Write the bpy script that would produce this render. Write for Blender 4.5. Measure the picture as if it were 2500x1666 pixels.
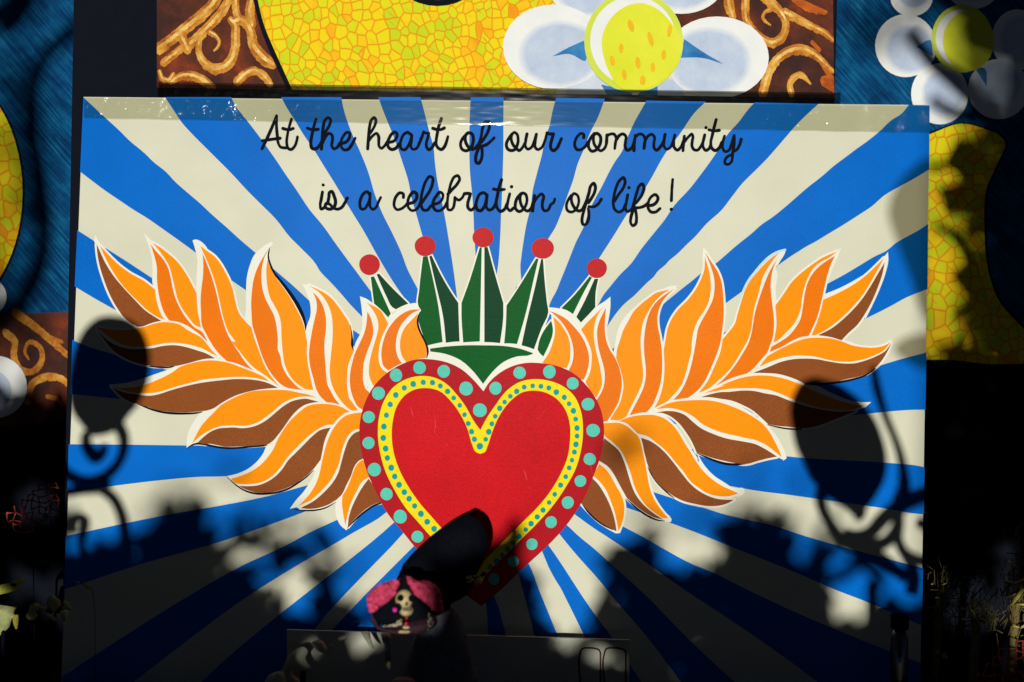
import bpy, math, random
from mathutils import Vector, Matrix
from mathutils.geometry import delaunay_2d_cdt

for o in list(bpy.data.objects):
    bpy.data.objects.remove(o)
scene = bpy.context.scene
COL = scene.collection
random.seed(11)

# ------------------------------------------------------------------ camera
CAM_D, CAM_Z, ROLL = 1.60, 0.97, math.radians(1.1)
FPX = 1722.0 * CAM_D                      # focal length in photograph pixels (2500 wide)
RV = Vector((math.cos(ROLL), 0, math.sin(ROLL)))
UV_ = Vector((-math.sin(ROLL), 0, math.cos(ROLL)))
CAMP = Vector((0, -CAM_D, CAM_Z))
cam_data = bpy.data.cameras.new('camera')
cam = bpy.data.objects.new('camera', cam_data)
COL.objects.link(cam)
cam_data.sensor_width = 36.0
cam_data.lens = 36.0 * FPX / 2500.0
cam_data.clip_start = 0.02
cam_data.clip_end = 500
cam_data.dof.use_dof = True
cam_data.dof.focus_distance = CAM_D
cam_data.dof.aperture_fstop = 2.8
m = Matrix.Identity(4)
for i in range(3):
    m[i][0] = RV[i]; m[i][1] = UV_[i]; m[i][2] = (0, -1, 0)[i]; m[i][3] = CAMP[i]
cam.matrix_world = m
scene.camera = cam
scene.render.resolution_x, scene.render.resolution_y = 1024, 682

# ------------------------------------------------------------------ sky and sun
SUN_EL, SUN_AZ = math.radians(6.0), math.radians(1.0)
TO_SUN = Vector((-math.tan(SUN_AZ), -1.0, math.tan(SUN_EL)))      # unnormalised, one metre towards the viewer
world = bpy.data.worlds.new('World'); scene.world = world
world.use_nodes = True
nt = world.node_tree; nt.nodes.clear()
wo = nt.nodes.new('ShaderNodeOutputWorld'); bg = nt.nodes.new('ShaderNodeBackground')
sky = nt.nodes.new('ShaderNodeTexSky'); sky.sky_type = 'NISHITA'; sky.sun_disc = False
sky.sun_elevation = SUN_EL; sky.sun_rotation = math.pi
sky.air_density = 0.04; sky.dust_density = 0.0
bg.inputs['Strength'].default_value = 0.05
nt.links.new(sky.outputs[0], bg.inputs[0]); nt.links.new(bg.outputs[0], wo.inputs[0])
sd = bpy.data.lights.new('sun', 'SUN'); sd.energy = 5.0; sd.angle = math.radians(0.53); sd.color = (1.0, 0.985, 0.93)
so = bpy.data.objects.new('sun', sd); COL.objects.link(so)
so.rotation_euler = (-TO_SUN).to_track_quat('-Z', 'Y').to_euler()
so.location = TO_SUN * 8 + Vector((0, 0, 1))
vs = scene.view_settings
vs.view_transform = 'Standard'; vs.look = 'None'; vs.gamma = 1.0; vs.exposure = -0.5; vs.use_curve_mapping = False

# ------------------------------------------------------------------ helpers: mapping
def at(px, py, Y=0.0):
    u, v = (px - 1250.0) / FPX, -(py - 833.0) / FPX
    t = Y + CAM_D
    return CAMP + Vector((0, t, 0)) + (RV * u + UV_ * v) * t

def caster(px, py, d, Y=0.0):
    """a point d metres in front of the plane whose shadow falls on photo point px,py at depth Y"""
    return at(px, py, Y) + TO_SUN * (d + Y)

VIEW = {'S': (0, 0, 1.0), 'LA': (210, 560, 5.2267), 'LB': (460, 560, 5.2267), 'LC': (700, 660, 4.9), 'LD': (480, 800, 5.2275),
        'LE': (300, 840, 5.6), 'LF': (540, 1000, 4.9), 'RA': (1340, 1060, 3.92), 'RB': (1660, 980, 3.92), 'RC': (1440, 600, 5.6),
        'RD': (1760, 600, 5.6), 'RE': (1440, 820, 5.6), 'RF': (1760, 800, 5.6), 'RG': (1400, 1000, 4.9), 'RH': (1240, 660, 5.6),
        'R1': (150, 200, 3.1357), 'R2': (800, 200, 3.1357), 'R3': (1450, 200, 2.768), 'R4': (150, 540, 3.1357),
        'R6': (800, 520, 3.1373), 'R7': (850, 840, 2.6129), 'T1': (630, 270, 7.8433), 'T2': (880, 270, 7.8433),
        'T3': (1110, 270, 7.8433), 'T4': (1390, 270, 7.8433), 'T5': (1600, 270, 7.8433), 'T6': (770, 420, 7.8433),
        'T7': (1050, 420, 7.8433), 'T8': (1350, 420, 7.8433), 'PA': (380, 0, 7.128), 'PB': (1740, 0, 6.534),
        'PC': (1200, 0, 2.6144), 'PD': (600, 0, 3.3614), 'BR': (1950, 0, 1.742), 'BL': (0, 150, 1.6505),
        'SV': (130, 760, 2.6143), 'Z8': (1900, 1000, 2.355), 'Z7': (700, 1300, 2.6144), 'DL': (870, 1380, 5.4825)}

def segs(text):
    """'@VIEW x,y x,y | x,y' -> list of point runs in photo pixels, '|' = corner at the point before it"""
    v = VIEW['S']; runs = [[]]
    for tok in text.split():
        if tok[0] == '@':
            v = VIEW[tok[1:]]
        elif tok == '|':
            last = runs[-1][-1]; runs.append([last])
        else:
            a, b = tok.split(',')
            runs[-1].append((v[0] + float(a) / v[2], v[1] + float(b) / v[2]))
    return [r for r in runs if len(r) > 1]

def smooth(pts, n=5):
    """smooth curve through the points, tangents weighted by spacing so that it does not overshoot"""
    if len(pts) < 3:
        return list(pts)
    N = len(pts)
    h = [max(math.hypot(pts[i + 1][0] - pts[i][0], pts[i + 1][1] - pts[i][1]), 1e-6) for i in range(N - 1)]
    sl = [tuple((pts[i + 1][j] - pts[i][j]) / h[i] for j in (0, 1)) for i in range(N - 1)]
    D = [sl[0]] + [tuple((sl[i - 1][j] * h[i] + sl[i][j] * h[i - 1]) / (h[i - 1] + h[i]) for j in (0, 1)) for i in range(1, N - 1)] + [sl[-1]]
    out = []
    for i in range(N - 1):
        for k in range(n):
            t = k / n; t2 = t * t; t3 = t2 * t
            out.append(tuple((2 * t3 - 3 * t2 + 1) * pts[i][j] + (t3 - 2 * t2 + t) * h[i] * D[i][j] +
                             (-2 * t3 + 3 * t2) * pts[i + 1][j] + (t3 - t2) * h[i] * D[i + 1][j] for j in (0, 1)))
    out.append(tuple(pts[-1]))
    return out

def shape(text, n=5):
    """closed outline"""
    runs = segs(text); out = []
    for r in runs:
        s = smooth(r, n)
        out += s if not out else s[1:]
    if math.hypot(out[0][0] - out[-1][0], out[0][1] - out[-1][1]) < 0.8:
        out.pop()
    return out

def line(text, n=6):
    out = []
    for r in segs(text):
        s = smooth(r, n)
        out += s if not out else s[1:]
    return out

def circle(cx, cy, rx, ry=None, n=24, wob=0.0):
    ry = ry or rx
    ph = random.random() * 6
    return [(cx + rx * (1 + wob * math.sin(3 * a + ph)) * math.cos(a), cy + ry * (1 + wob * math.sin(2 * a + ph)) * math.sin(a))
            for a in (2 * math.pi * k / n for k in range(n))]

def ribbon(pts, w, closed=False):
    """polygons (quads and round joints) covering a stroke; w = number or list of half widths"""
    polys = []; n = len(pts)
    if not isinstance(w, (list, tuple)):
        W = [w] * n
    else:
        W = [0] * n
        for i in range(n):
            t = i / (n - 1) * (len(w) - 1); k = min(int(t), len(w) - 2); f = t - k
            W[i] = w[k] * (1 - f) + w[k + 1] * f
    rng = range(n if closed else n - 1)
    for i in rng:
        a, b = pts[i], pts[(i + 1) % n]; wa, wb = W[i], W[(i + 1) % n]
        dx, dy = b[0] - a[0], b[1] - a[1]; L = math.hypot(dx, dy)
        if L < 1e-4: continue
        nx, ny = -dy / L, dx / L
        polys.append([(a[0] + nx * wa, a[1] + ny * wa), (b[0] + nx * wb, b[1] + ny * wb),
                      (b[0] - nx * wb, b[1] - ny * wb), (a[0] - nx * wa, a[1] - ny * wa)])
    for i in range(n):
        if W[i] > 0.4:
            polys.append([(pts[i][0] + W[i] * math.cos(a), pts[i][1] + W[i] * math.sin(a)) for a in (2 * math.pi * (k + .37) / 10 for k in range(10))])
    return polys

# ------------------------------------------------------------------ helpers: objects
def link(name, me, mat=None, parent=None):
    o = bpy.data.objects.new(name, me)
    COL.objects.link(o)
    if mat is not None and me is not None:
        me.materials.append(mat)
    if parent is not None:
        o.parent = parent
    return o

def tag(o, label=None, cat=None, group=None, kind=None):
    if label: o['label'] = label
    if cat: o['category'] = cat
    if group: o['group'] = group
    if kind: o['kind'] = kind
    return o

def thing(name, loc, label, cat, group=None):
    o = bpy.data.objects.new(name, None); COL.objects.link(o)
    o.location = loc; o.empty_display_size = 0.05
    return tag(o, label, cat, group)

def base_of(parent):
    b = Vector((0, 0, 0)); p = parent
    while p is not None:
        b += p.location; p = p.parent
    return b

def inside(p, poly):
    x, y = p; c = False
    for i in range(len(poly)):
        x1, y1 = poly[i - 1]; x2, y2 = poly[i]
        if (y1 > y) != (y2 > y) and x < (x2 - x1) * (y - y1) / (y2 - y1) + x1: c = not c
    return c

def flat(name, polys, Y, mat, parent=None):
    """one flat painted / printed patch: the union of the outlines, at depth Y"""
    verts, faces = [], []
    for p in polys:
        q = [(x, -y) for x, y in p]
        A = sum(q[i][0] * q[(i + 1) % len(q)][1] - q[(i + 1) % len(q)][0] * q[i][1] for i in range(len(q)))
        if A < 0: q.reverse()
        k = len(verts); verts += [Vector(v) for v in q]; faces.append(list(range(k, k + len(q))))
    vo, eo, fo, ov, oe, of = delaunay_2d_cdt(verts, [], faces, 0, 1e-4)
    tris = []
    for f, src in zip(fo, of):
        if not src and len(polys) > 1: continue
        cx = sum(vo[i][0] for i in f) / len(f); cy = sum(vo[i][1] for i in f) / len(f)
        if any(inside((cx, cy), [verts[i] for i in faces[k]]) for k in (src if len(polys) > 1 else [0])): tris.append(f)
    b = base_of(parent)
    V = [at(v[0], -v[1], Y) - b for v in vo]
    me = bpy.data.meshes.new(name)
    me.from_pydata(V, [], [list(t) for t in tris])
    me.update()
    if me.polygons and me.polygons[0].normal.y > 0:
        me.flip_normals()
    return link(name, me, mat, parent)

class MB:
    """collects simple solids into one mesh (world coordinates)"""
    def __init__(s): s.v = []; s.f = []
    def add(s, v, f):
        k = len(s.v); s.v += [Vector(x) for x in v]; s.f += [[i + k for i in q] for q in f]; return s
    def box(s, x0, x1, y0, y1, z0, z1):
        v = [(x, y, z) for x in (x0, x1) for y in (y0, y1) for z in (z0, z1)]
        return s.add(v, [[0, 1, 3, 2], [4, 6, 7, 5], [0, 4, 5, 1], [2, 3, 7, 6], [0, 2, 6, 4], [1, 5, 7, 3]])
    def tube(s, pts, r, n=8):
        pts = [Vector(p) for p in pts]; rings = []; N = len(pts)
        R = r if isinstance(r, (list, tuple)) else [r] * N
        if len(R) != N:
            R = [R[min(int(i / (N - 1) * (len(R) - 1)), len(R) - 2)] * (1 - (i / (N - 1) * (len(R) - 1)) % 1) +
                 R[min(int(i / (N - 1) * (len(R) - 1)), len(R) - 2) + 1] * ((i / (N - 1) * (len(R) - 1)) % 1) for i in range(N)]
        ref = Vector((0.13, 0.2, 0.97)); V = []
        for i, p in enumerate(pts):
            t = (pts[min(i + 1, N - 1)] - pts[max(i - 1, 0)]).normalized()
            a = t.cross(ref)
            if a.length < 0.05: a = t.cross(Vector((1, 0, 0)))
            a.normalize(); b = t.cross(a)
            V += [p + (a * math.cos(2 * math.pi * k / n) + b * math.sin(2 * math.pi * k / n)) * R[i] for k in range(n)]
        F = [[i * n + k, i * n + (k + 1) % n, (i + 1) * n + (k + 1) % n, (i + 1) * n + k] for i in range(N - 1) for k in range(n)]
        F += [list(range(n))[::-1], [(N - 1) * n + k for k in range(n)]]
        return s.add(V, F)
    def ball(s, c, rx, ry=None, rz=None, n=16, m=10, fn=None):
        ry = ry or rx; rz = rz or rx; c = Vector(c); V = []; F = []
        for j in range(m + 1):
            th = math.pi * j / m
            for k in range(n):
                a = 2 * math.pi * k / n
                p = Vector((math.sin(th) * math.cos(a), math.sin(th) * math.sin(a), math.cos(th)))
                if fn: p = fn(p)
                V.append(c + Vector((p.x * rx, p.y * ry, p.z * rz)))
        for j in range(m):
            for k in range(n):
                F.append([j * n + k, (j + 1) * n + k, (j + 1) * n + (k + 1) % n, j * n + (k + 1) % n])
        return s.add(V, F)
    def lathe(s, c, prof, n=20):
        c = Vector(c); V = [c + Vector((r * math.cos(2 * math.pi * k / n), r * math.sin(2 * math.pi * k / n), z)) for r, z in prof for k in range(n)]
        F = [[i * n + k, i * n + (k + 1) % n, (i + 1) * n + (k + 1) % n, (i + 1) * n + k] for i in range(len(prof) - 1) for k in range(n)]
        F += [list(range(n))[::-1], [(len(prof) - 1) * n + k for k in range(n)]]
        return s.add(V, F)
    def build(s, name, mat, parent=None, smooth_=True):
        b = base_of(parent)
        me = bpy.data.meshes.new(name)
        me.from_pydata([v - b for v in s.v], [], s.f); me.validate(); me.update()
        if smooth_:
            for p in me.polygons: p.use_smooth = True
        return link(name, me, mat, parent)

# ------------------------------------------------------------------ materials
def new_mat(name):
    mt = bpy.data.materials.new(name); mt.use_nodes = True
    n = mt.node_tree.nodes; l = mt.node_tree.links
    return mt, n, l, n['Principled BSDF']

def coords(n, l, scale=(1, 1, 1), rot=(0, 0, 0)):
    g = n.new('ShaderNodeNewGeometry'); mr = n.new('ShaderNodeMapping'); mp = n.new('ShaderNodeMapping')
    mr.inputs['Rotation'].default_value = rot; mp.inputs['Scale'].default_value = scale
    l.new(g.outputs['Position'], mr.inputs['Vector']); l.new(mr.outputs[0], mp.inputs['Vector'])
    return mp.outputs[0]

def ramp(n, l, fac, stops, interp='LINEAR'):
    r = n.new('ShaderNodeValToRGB'); r.color_ramp.interpolation = interp
    e = r.color_ramp.elements
    while len(e) > 1: e.remove(e[0])
    e[0].position = stops[0][0]; e[0].color = (*stops[0][1], 1)
    for p, c in stops[1:]:
        k = e.new(p); k.color = (*c, 1)
    l.new(fac, r.inputs[0])
    return r.outputs[0]

def noise(n, l, vec, scale, detail=3, rough=0.55):
    t = n.new('ShaderNodeTexNoise'); t.inputs['Scale'].default_value = scale
    t.inputs['Detail'].default_value = detail; t.inputs['Roughness'].default_value = rough
    l.new(vec, t.inputs['Vector'])
    return t.outputs['Fac']

def mixc(n, l, fac, a, b, blend='MIX'):
    x = n.new('ShaderNodeMix'); x.data_type = 'RGBA'; x.blend_type = blend
    for sock, val in ((x.inputs[0], fac), (x.inputs[6], a), (x.inputs[7], b)):
        if hasattr(val, 'is_linked') or hasattr(val, 'links'): l.new(val, sock)
        elif isinstance(val, tuple): sock.default_value = (*val, 1)
        else: sock.default_value = val
    return x.outputs[2]

def paint(name, col, rough=0.34, spec=0.026, var=0.10, grain=0.10, bump=0.07):
    """brushed poster paint: fine grain, faint broad mottling, slight orange-peel relief"""
    mt, n, l, p = new_mat(name)
    v = coords(n, l)
    a = noise(n, l, v, 9, 4); b = noise(n, l, v, 900, 2); c = noise(n, l, coords(n, l, (30, 1, 260)), 1.0, 3)
    f1 = ramp(n, l, a, [(0.3, (1 - var,) * 3), (0.7, (1 + var * .3,) * 3)])
    f2 = ramp(n, l, b, [(0.3, (1 - grain * 1.6,) * 3), (0.7, (1 + grain * .8,) * 3)])
    x = mixc(n, l, 1.0, col, f1, 'MULTIPLY'); x = mixc(n, l, 1.0, x, f2, 'MULTIPLY')
    l.new(x, p.inputs['Base Color'])
    p.inputs['Roughness'].default_value = rough; p.inputs['Specular IOR Level'].default_value = spec
    bp = n.new('ShaderNodeBump'); bp.inputs['Strength'].default_value = bump; bp.inputs['Distance'].default_value = 0.002
    s = n.new('ShaderNodeMath'); s.operation = 'ADD'; l.new(b, s.inputs[0]); l.new(c, s.inputs[1])
    l.new(s.outputs[0], bp.inputs['Height']); l.new(bp.outputs[0], p.inputs['Normal'])
    return mt

def plain(name, col, rough=0.6, spec=0.3, var=0.25, scale=40, metal=0.0):
    mt, n, l, p = new_mat(name)
    a = noise(n, l, coords(n, l), scale, 4)
    f = ramp(n, l, a, [(0.25, (1 - var,) * 3), (0.75, (1 + var * .5,) * 3)])
    l.new(mixc(n, l, 1.0, col, f, 'MULTIPLY'), p.inputs['Base Color'])
    p.inputs['Roughness'].default_value = rough; p.inputs['Specular IOR Level'].default_value = spec; p.inputs['Metallic'].default_value = metal
    return mt

M = {}
M['cream'] = paint('cream_paint', (0.67, 0.658, 0.50), spec=0.05, var=0.08, grain=0.07)
M['blue'] = paint('blue_paint', (0.0, 0.145, 0.60), var=0.12, grain=0.16)
M['white'] = paint('white_paint', (0.80, 0.79, 0.68), spec=0.05, var=0.05, grain=0.04)
M['ice'] = paint('pale_blue_paint', (0.55, 0.72, 0.80), var=0.05, grain=0.04)
M['black'] = paint('black_paint', (0.0075, 0.009, 0.014), var=0.1, grain=0.1, spec=0.0, rough=0.9)
M['orange'] = paint('orange_paint', (0.98, 0.295, 0.001), var=0.06, grain=0.10)
M['deep'] = paint('deep_orange_paint', (0.86, 0.185, 0.001), var=0.09, grain=0.14)
M['brown'] = paint('brown_paint', (0.29, 0.078, 0.016), var=0.16, grain=0.25)
M['heart'] = paint('heart_red_paint', (0.64, 0.008, 0.014), spec=0.016, var=0.14, grain=0.20)
M['rim'] = paint('dark_red_paint', (0.48, 0.010, 0.017), spec=0.016, var=0.14, grain=0.20)
M['yellow'] = paint('yellow_paint', (0.90, 0.72, 0.004), var=0.06, grain=0.07)
M['aqua'] = paint('aqua_paint', (0.10, 0.60, 0.47), var=0.10, grain=0.14)
M['teal'] = paint('teal_paint', (0.0, 0.34, 0.33), var=0.10, grain=0.12)
M['green'] = paint('green_paint', (0.0, 0.105, 0.014), spec=0.016, var=0.12, grain=0.22)
M['dgreen'] = paint('dark_green_paint', (0.0, 0.052, 0.016), spec=0.016, var=0.12, grain=0.22)
M['ball'] = paint('ball_red_paint', (0.58, 0.017, 0.02), spec=0.016, var=0.14, grain=0.22)
M['edge'] = plain('raw_board_edge', (0.30, 0.22, 0.13))

# ------------------------------------------------------------------ setting: ground and table
TABLE_Z = CAM_Z - 0.525
M['ground'] = plain('ground_soil', (0.055, 0.045, 0.035), rough=0.95, var=0.5, scale=6)
g = MB().add([(-60, -60, 0), (60, -60, 0), (60, 60, 0), (-60, 60, 0)], [[0, 1, 2, 3]]).build('ground', M['ground'], None, False)
tag(g, kind='structure')
M['cloth'] = plain('dark_table_cloth', (0.018, 0.020, 0.026), rough=0.95, var=0.4, scale=60)
tb = thing('altar_table', (0, -0.20, 0), 'low table under a dark cloth in front of the printed backdrop', 'table')
MB().box(-1.05, 1.05, -0.62, 0.10, TABLE_Z - 0.03, TABLE_Z).build('tabletop', M['cloth'], tb, False)
for sx in (-0.98, 0.98):
    for sy in (-0.56, 0.05):
        MB().box(sx - .03, sx + .03, sy - .03, sy + .03, 0.0, TABLE_Z - 0.03).build('leg', M['cloth'], tb, False)
V = []; F = []
NX = 140
for i in range(NX + 1):
    x = -1.07 + 2.14 * i / NX
    for j in range(5):
        z = TABLE_Z - 0.005 - (TABLE_Z - 0.04) * j / 4
        V.append((x, -0.63 - 0.012 * j / 4 * (1 + math.sin(i * 0.7)) - 0.004 * j, z))
for i in range(NX):
    for j in range(4):
        F.append([i * 5 + j, i * 5 + j + 1, (i + 1) * 5 + j + 1, (i + 1) * 5 + j])
MB().add(V, F).build('cloth_skirt', M['cloth'], tb)

# ------------------------------------------------------------------ the painted board
BOARD_Y = 0.0
bd = thing('painted_board', (at(1200, 1700).x, 0.004, TABLE_Z),
           'large board painted with a winged crowned heart and black script over blue rays', 'sign')
corners = [(204, 237), (2270, 257), (2246, 1722), (147, 1722)]
P0 = [at(x, y, 0.0) for x, y in corners]; P1 = [p + Vector((0, 0.009, 0)) for p in P0]
for p in P0[2:] + P1[2:]:
    p.z = TABLE_Z + 0.001
MB().add(P0 + P1, [[0, 3, 2, 1], [4, 5, 6, 7], [0, 1, 5, 4], [1, 2, 6, 5], [2, 3, 7, 6], [3, 0, 4, 7]]).build('board_panel', M['cream'], bd, False)

ky = [0]
def lay(level):
    """a depth for one coat of paint: tenths of a millimetre, never twice the same"""
    ky[0] += 1
    return -(0.0001 + level * 0.00024 + (ky[0] % 20) * 0.00001)

RAYS = [
 "@R1 168,119 330,270 450,380 520,450 640,550 700,610 800,690 870,765 960,845 1060,930 1150,1015 1270,1120 1380,1220 1480,1305 @LB 1100,520 1300,690 1540,910 | @S 1150,1000 | 900,905 @LB 735,780 545,650 @R1 1030,1310 900,1215 780,1130 650,1040 560,985 440,905 330,830 230,755 143,688 | 168,119",
 "@R1 793,118 860,220 920,310 1010,410 1100,500 1180,580 1300,700 1420,830 1520,930 1640,1050 1750,1190 1830,1270 1950,1400 @LC 390,0 520,140 640,270 760,410 900,555 | @S 1150,1000 | @LC 1000,245 900,110 820,0 @R1 2195,1370 2100,1240 2000,1100 1900,980 1800,830 1720,715 1650,610 1580,510 1500,400 1400,270 1330,180 1300,118 | 793,118",
 "@R1 1683,118 1720,190 1790,300 1850,400 1920,500 2000,630 2100,790 2195,950 @R2 280,1150 380,1330 520,1560 @LC 1440,380 | @S 1150,980 | @LC 1570,230 1500,100 1450,0 @R2 560,1300 490,1150 420,1010 360,860 310,690 250,540 200,430 150,300 120,200 105,118 | @R1 1683,118",
 "@R2 388,118 420,210 460,310 520,460 570,610 620,770 640,880 680,1020 720,1160 | @S 1120,900 | @R6 990,640 @R2 980,1568 960,1420 930,1230 900,1050 870,900 840,760 820,610 810,500 780,390 740,230 710,118 | 388,118",
 "@R2 1095,119 1088,250 1085,400 1085,560 1090,700 1105,850 1115,990 1120,1130 | @S 1172,800 | 1195,800 | @R2 1293,1480 1305,1400 1320,1200 1328,1000 1335,850 1340,700 1345,500 1345,300 1347,120 | 1095,119",
 "@R2 1748,124 1720,230 1700,330 1670,420 1640,560 1600,710 1570,830 1555,950 1520,1100 1495,1250 1475,1400 1455,1568 @RH 120,220 | @S 1215,800 | 1250,800 | @R2 1690,1200 1740,1120 1790,1000 1840,860 1880,750 1910,640 1960,520 2010,390 2070,270 2122,130 | 1748,124",
 "@R3 355,128 320,190 280,260 230,370 190,470 138,547 @R2 2150,700 2100,800 2050,890 2000,990 1960,1110 1900,1230 1860,1330 1800,1480 @RH 720,140 660,290 600,400 565,480 | @S 1260,850 | 1330,850 | @R3 40,1185 140,1030 220,900 365,690 485,480 590,340 680,210 757,134 | 355,128",
 "@R3 1085,140 1040,190 980,270 900,360 860,430 800,520 720,630 650,720 540,840 480,930 400,1030 320,1130 250,1230 180,1300 110,1384 @RH 1300,350 1235,470 | @S 1300,950 | @RC 240,1100 300,1010 380,900 480,790 600,690 700,590 790,500 870,430 930,350 1030,265 1080,210 1200,110 1310,0 @R3 690,1040 760,960 860,870 930,780 1000,690 1090,600 1160,530 1240,440 1300,370 1370,290 1430,230 1517,150 | 1085,140",
 "@R3 2128,156 2080,215 2010,260 1930,335 1850,400 1780,450 1700,510 1620,570 1540,640 1450,710 1380,770 1300,840 1200,920 1140,960 1060,1030 960,1110 880,1180 @RC 1740,230 1520,380 1400,480 1260,590 1150,680 1050,760 960,840 | @S 1350,980 | 1700,790 @RD 780,270 920,170 1060,80 1190,0 @R3 1480,1090 1580,1030 1680,970 1790,900 1880,840 1960,770 2080,700 2180,645 2266,592 | @S 2269.6,257.5 | @R3 2128,156",
 "@S 2266,547 @R3 2200,1000 2100,1055 2040,1090 1980,1140 @RD 2100,150 1900,270 1700,390 1460,520 | @S 1350,1010 | 1900,868 @RD 1985,995 2200,890 2352,810 @S 2208,729 2264.5,706 | 2266,547",
 "@S 2262,861 2197,878 @RF 2200,512 1900,600 | @S 1400,1040 | 1990,1022 @RB 1840,115 1980,100 2340,82 @S 2259.5,1001 | 2262,861",
 "@S 2257.5,1141 @RB 2240,612 2140,602 1990,590 1500,562 1150,540 1020,527 500,480 | @S 1400,1080 | @RB 0,720 550,825 760,860 1000,890 1320,935 1800,1002 2000,1032 2220,1072 @S 2255.5,1256 | 2257.5,1141",
 "@RA 250,300 | 1200,620 1500,712 1640,757 1900,822 2200,892 2352,945 @RB 1500,1378 1840,1470 2150,1552 @S 2253.5,1387 | 2251,1528 | 2117,1470 2044,1442 @RA 2352,1320 2000,1180 1700,1060 1350,920 1160,850 700,690 | 250,300",
 "@RA 300,640 | 720,890 900,985 1100,1100 1350,1235 1600,1340 1800,1440 2000,1540 @S 2140,1578 2247,1620 | 2246,1718 | 2060,1718 | 1960,1638 1800,1525 @RA 1300,1490 1100,1350 900,1210 720,1090 560,985 400,880 250,770 100,660 | 300,640",
 "@RA 0,730 | 170,870 300,990 430,1095 600,1250 900,1520 @S 1680,1560 1850,1718 | 1700,1718 | 1590,1568 @RA 620,1568 540,1470 430,1340 330,1230 200,1080 95,950 | 0,730",
 "@S 1280,1240 | @RA 0,1070 70,1170 150,1290 240,1430 330,1568 @S 1497,1562 1600,1718 | 1510,1718 1431,1562 @RA 160,1568 110,1470 60,1390 0,1280 | @S 1280,1240",
 "@S 1200,1300 | 1291,1378 1316,1441 1346,1514 1425,1718 | 1345,1718 | 1287,1480 1266,1401 | 1200,1300",
 "@S 1175,1400 | 1216,1480 1232,1540 1275,1718 | 1200,1718 | 1192,1540 1188,1480 | 1175,1400",
 "@R1 121,1136 255,1222 @R4 345,212 500,310 690,435 | @S 1100,1000 | 700,930 | @R4 430,690 250,590 101,501 | @R1 121,1136",
 "@S 176.5,830 191,837 300,872 430,910 | 1000,1010 | 430,985 300,975 172,962 | 176.5,830",
 "@S 167.5,1085 309,1086 453,1088 700,1090 | 1000,1060 | 740,1130 553,1163 480,1165 400,1172 267,1188 164,1203 | 167.5,1085",
 "@S 160.5,1309 400,1259 520,1238 639,1215 755,1184 | 1000,1110 | 900,1185 746,1249 640,1288 547,1320 343,1378 156,1440 | 160.5,1309",
 "@S 152,1652 | 300,1556 440,1468 592,1381 700,1331 757,1300 822,1270 | 1000,1170 | 942,1252 864,1300 700,1396 614,1450 430,1585 260,1718 | 151,1718 | 152,1652",
 "@S 440,1718 | 540,1620 708,1480 830,1385 935,1300 963,1275 | 1050,1220 | 983,1304 880,1412 792,1506 640,1718 | 440,1718",
 "@S 690,1718 | 770,1590 870,1475 941,1403 1012,1332 | 1080,1290 | 1040,1400 960,1490 840,1718 | 690,1718",
]
for r in RAYS:
    flat('ray', [shape(r, 4)], lay(0), M['blue'], bd)

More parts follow.
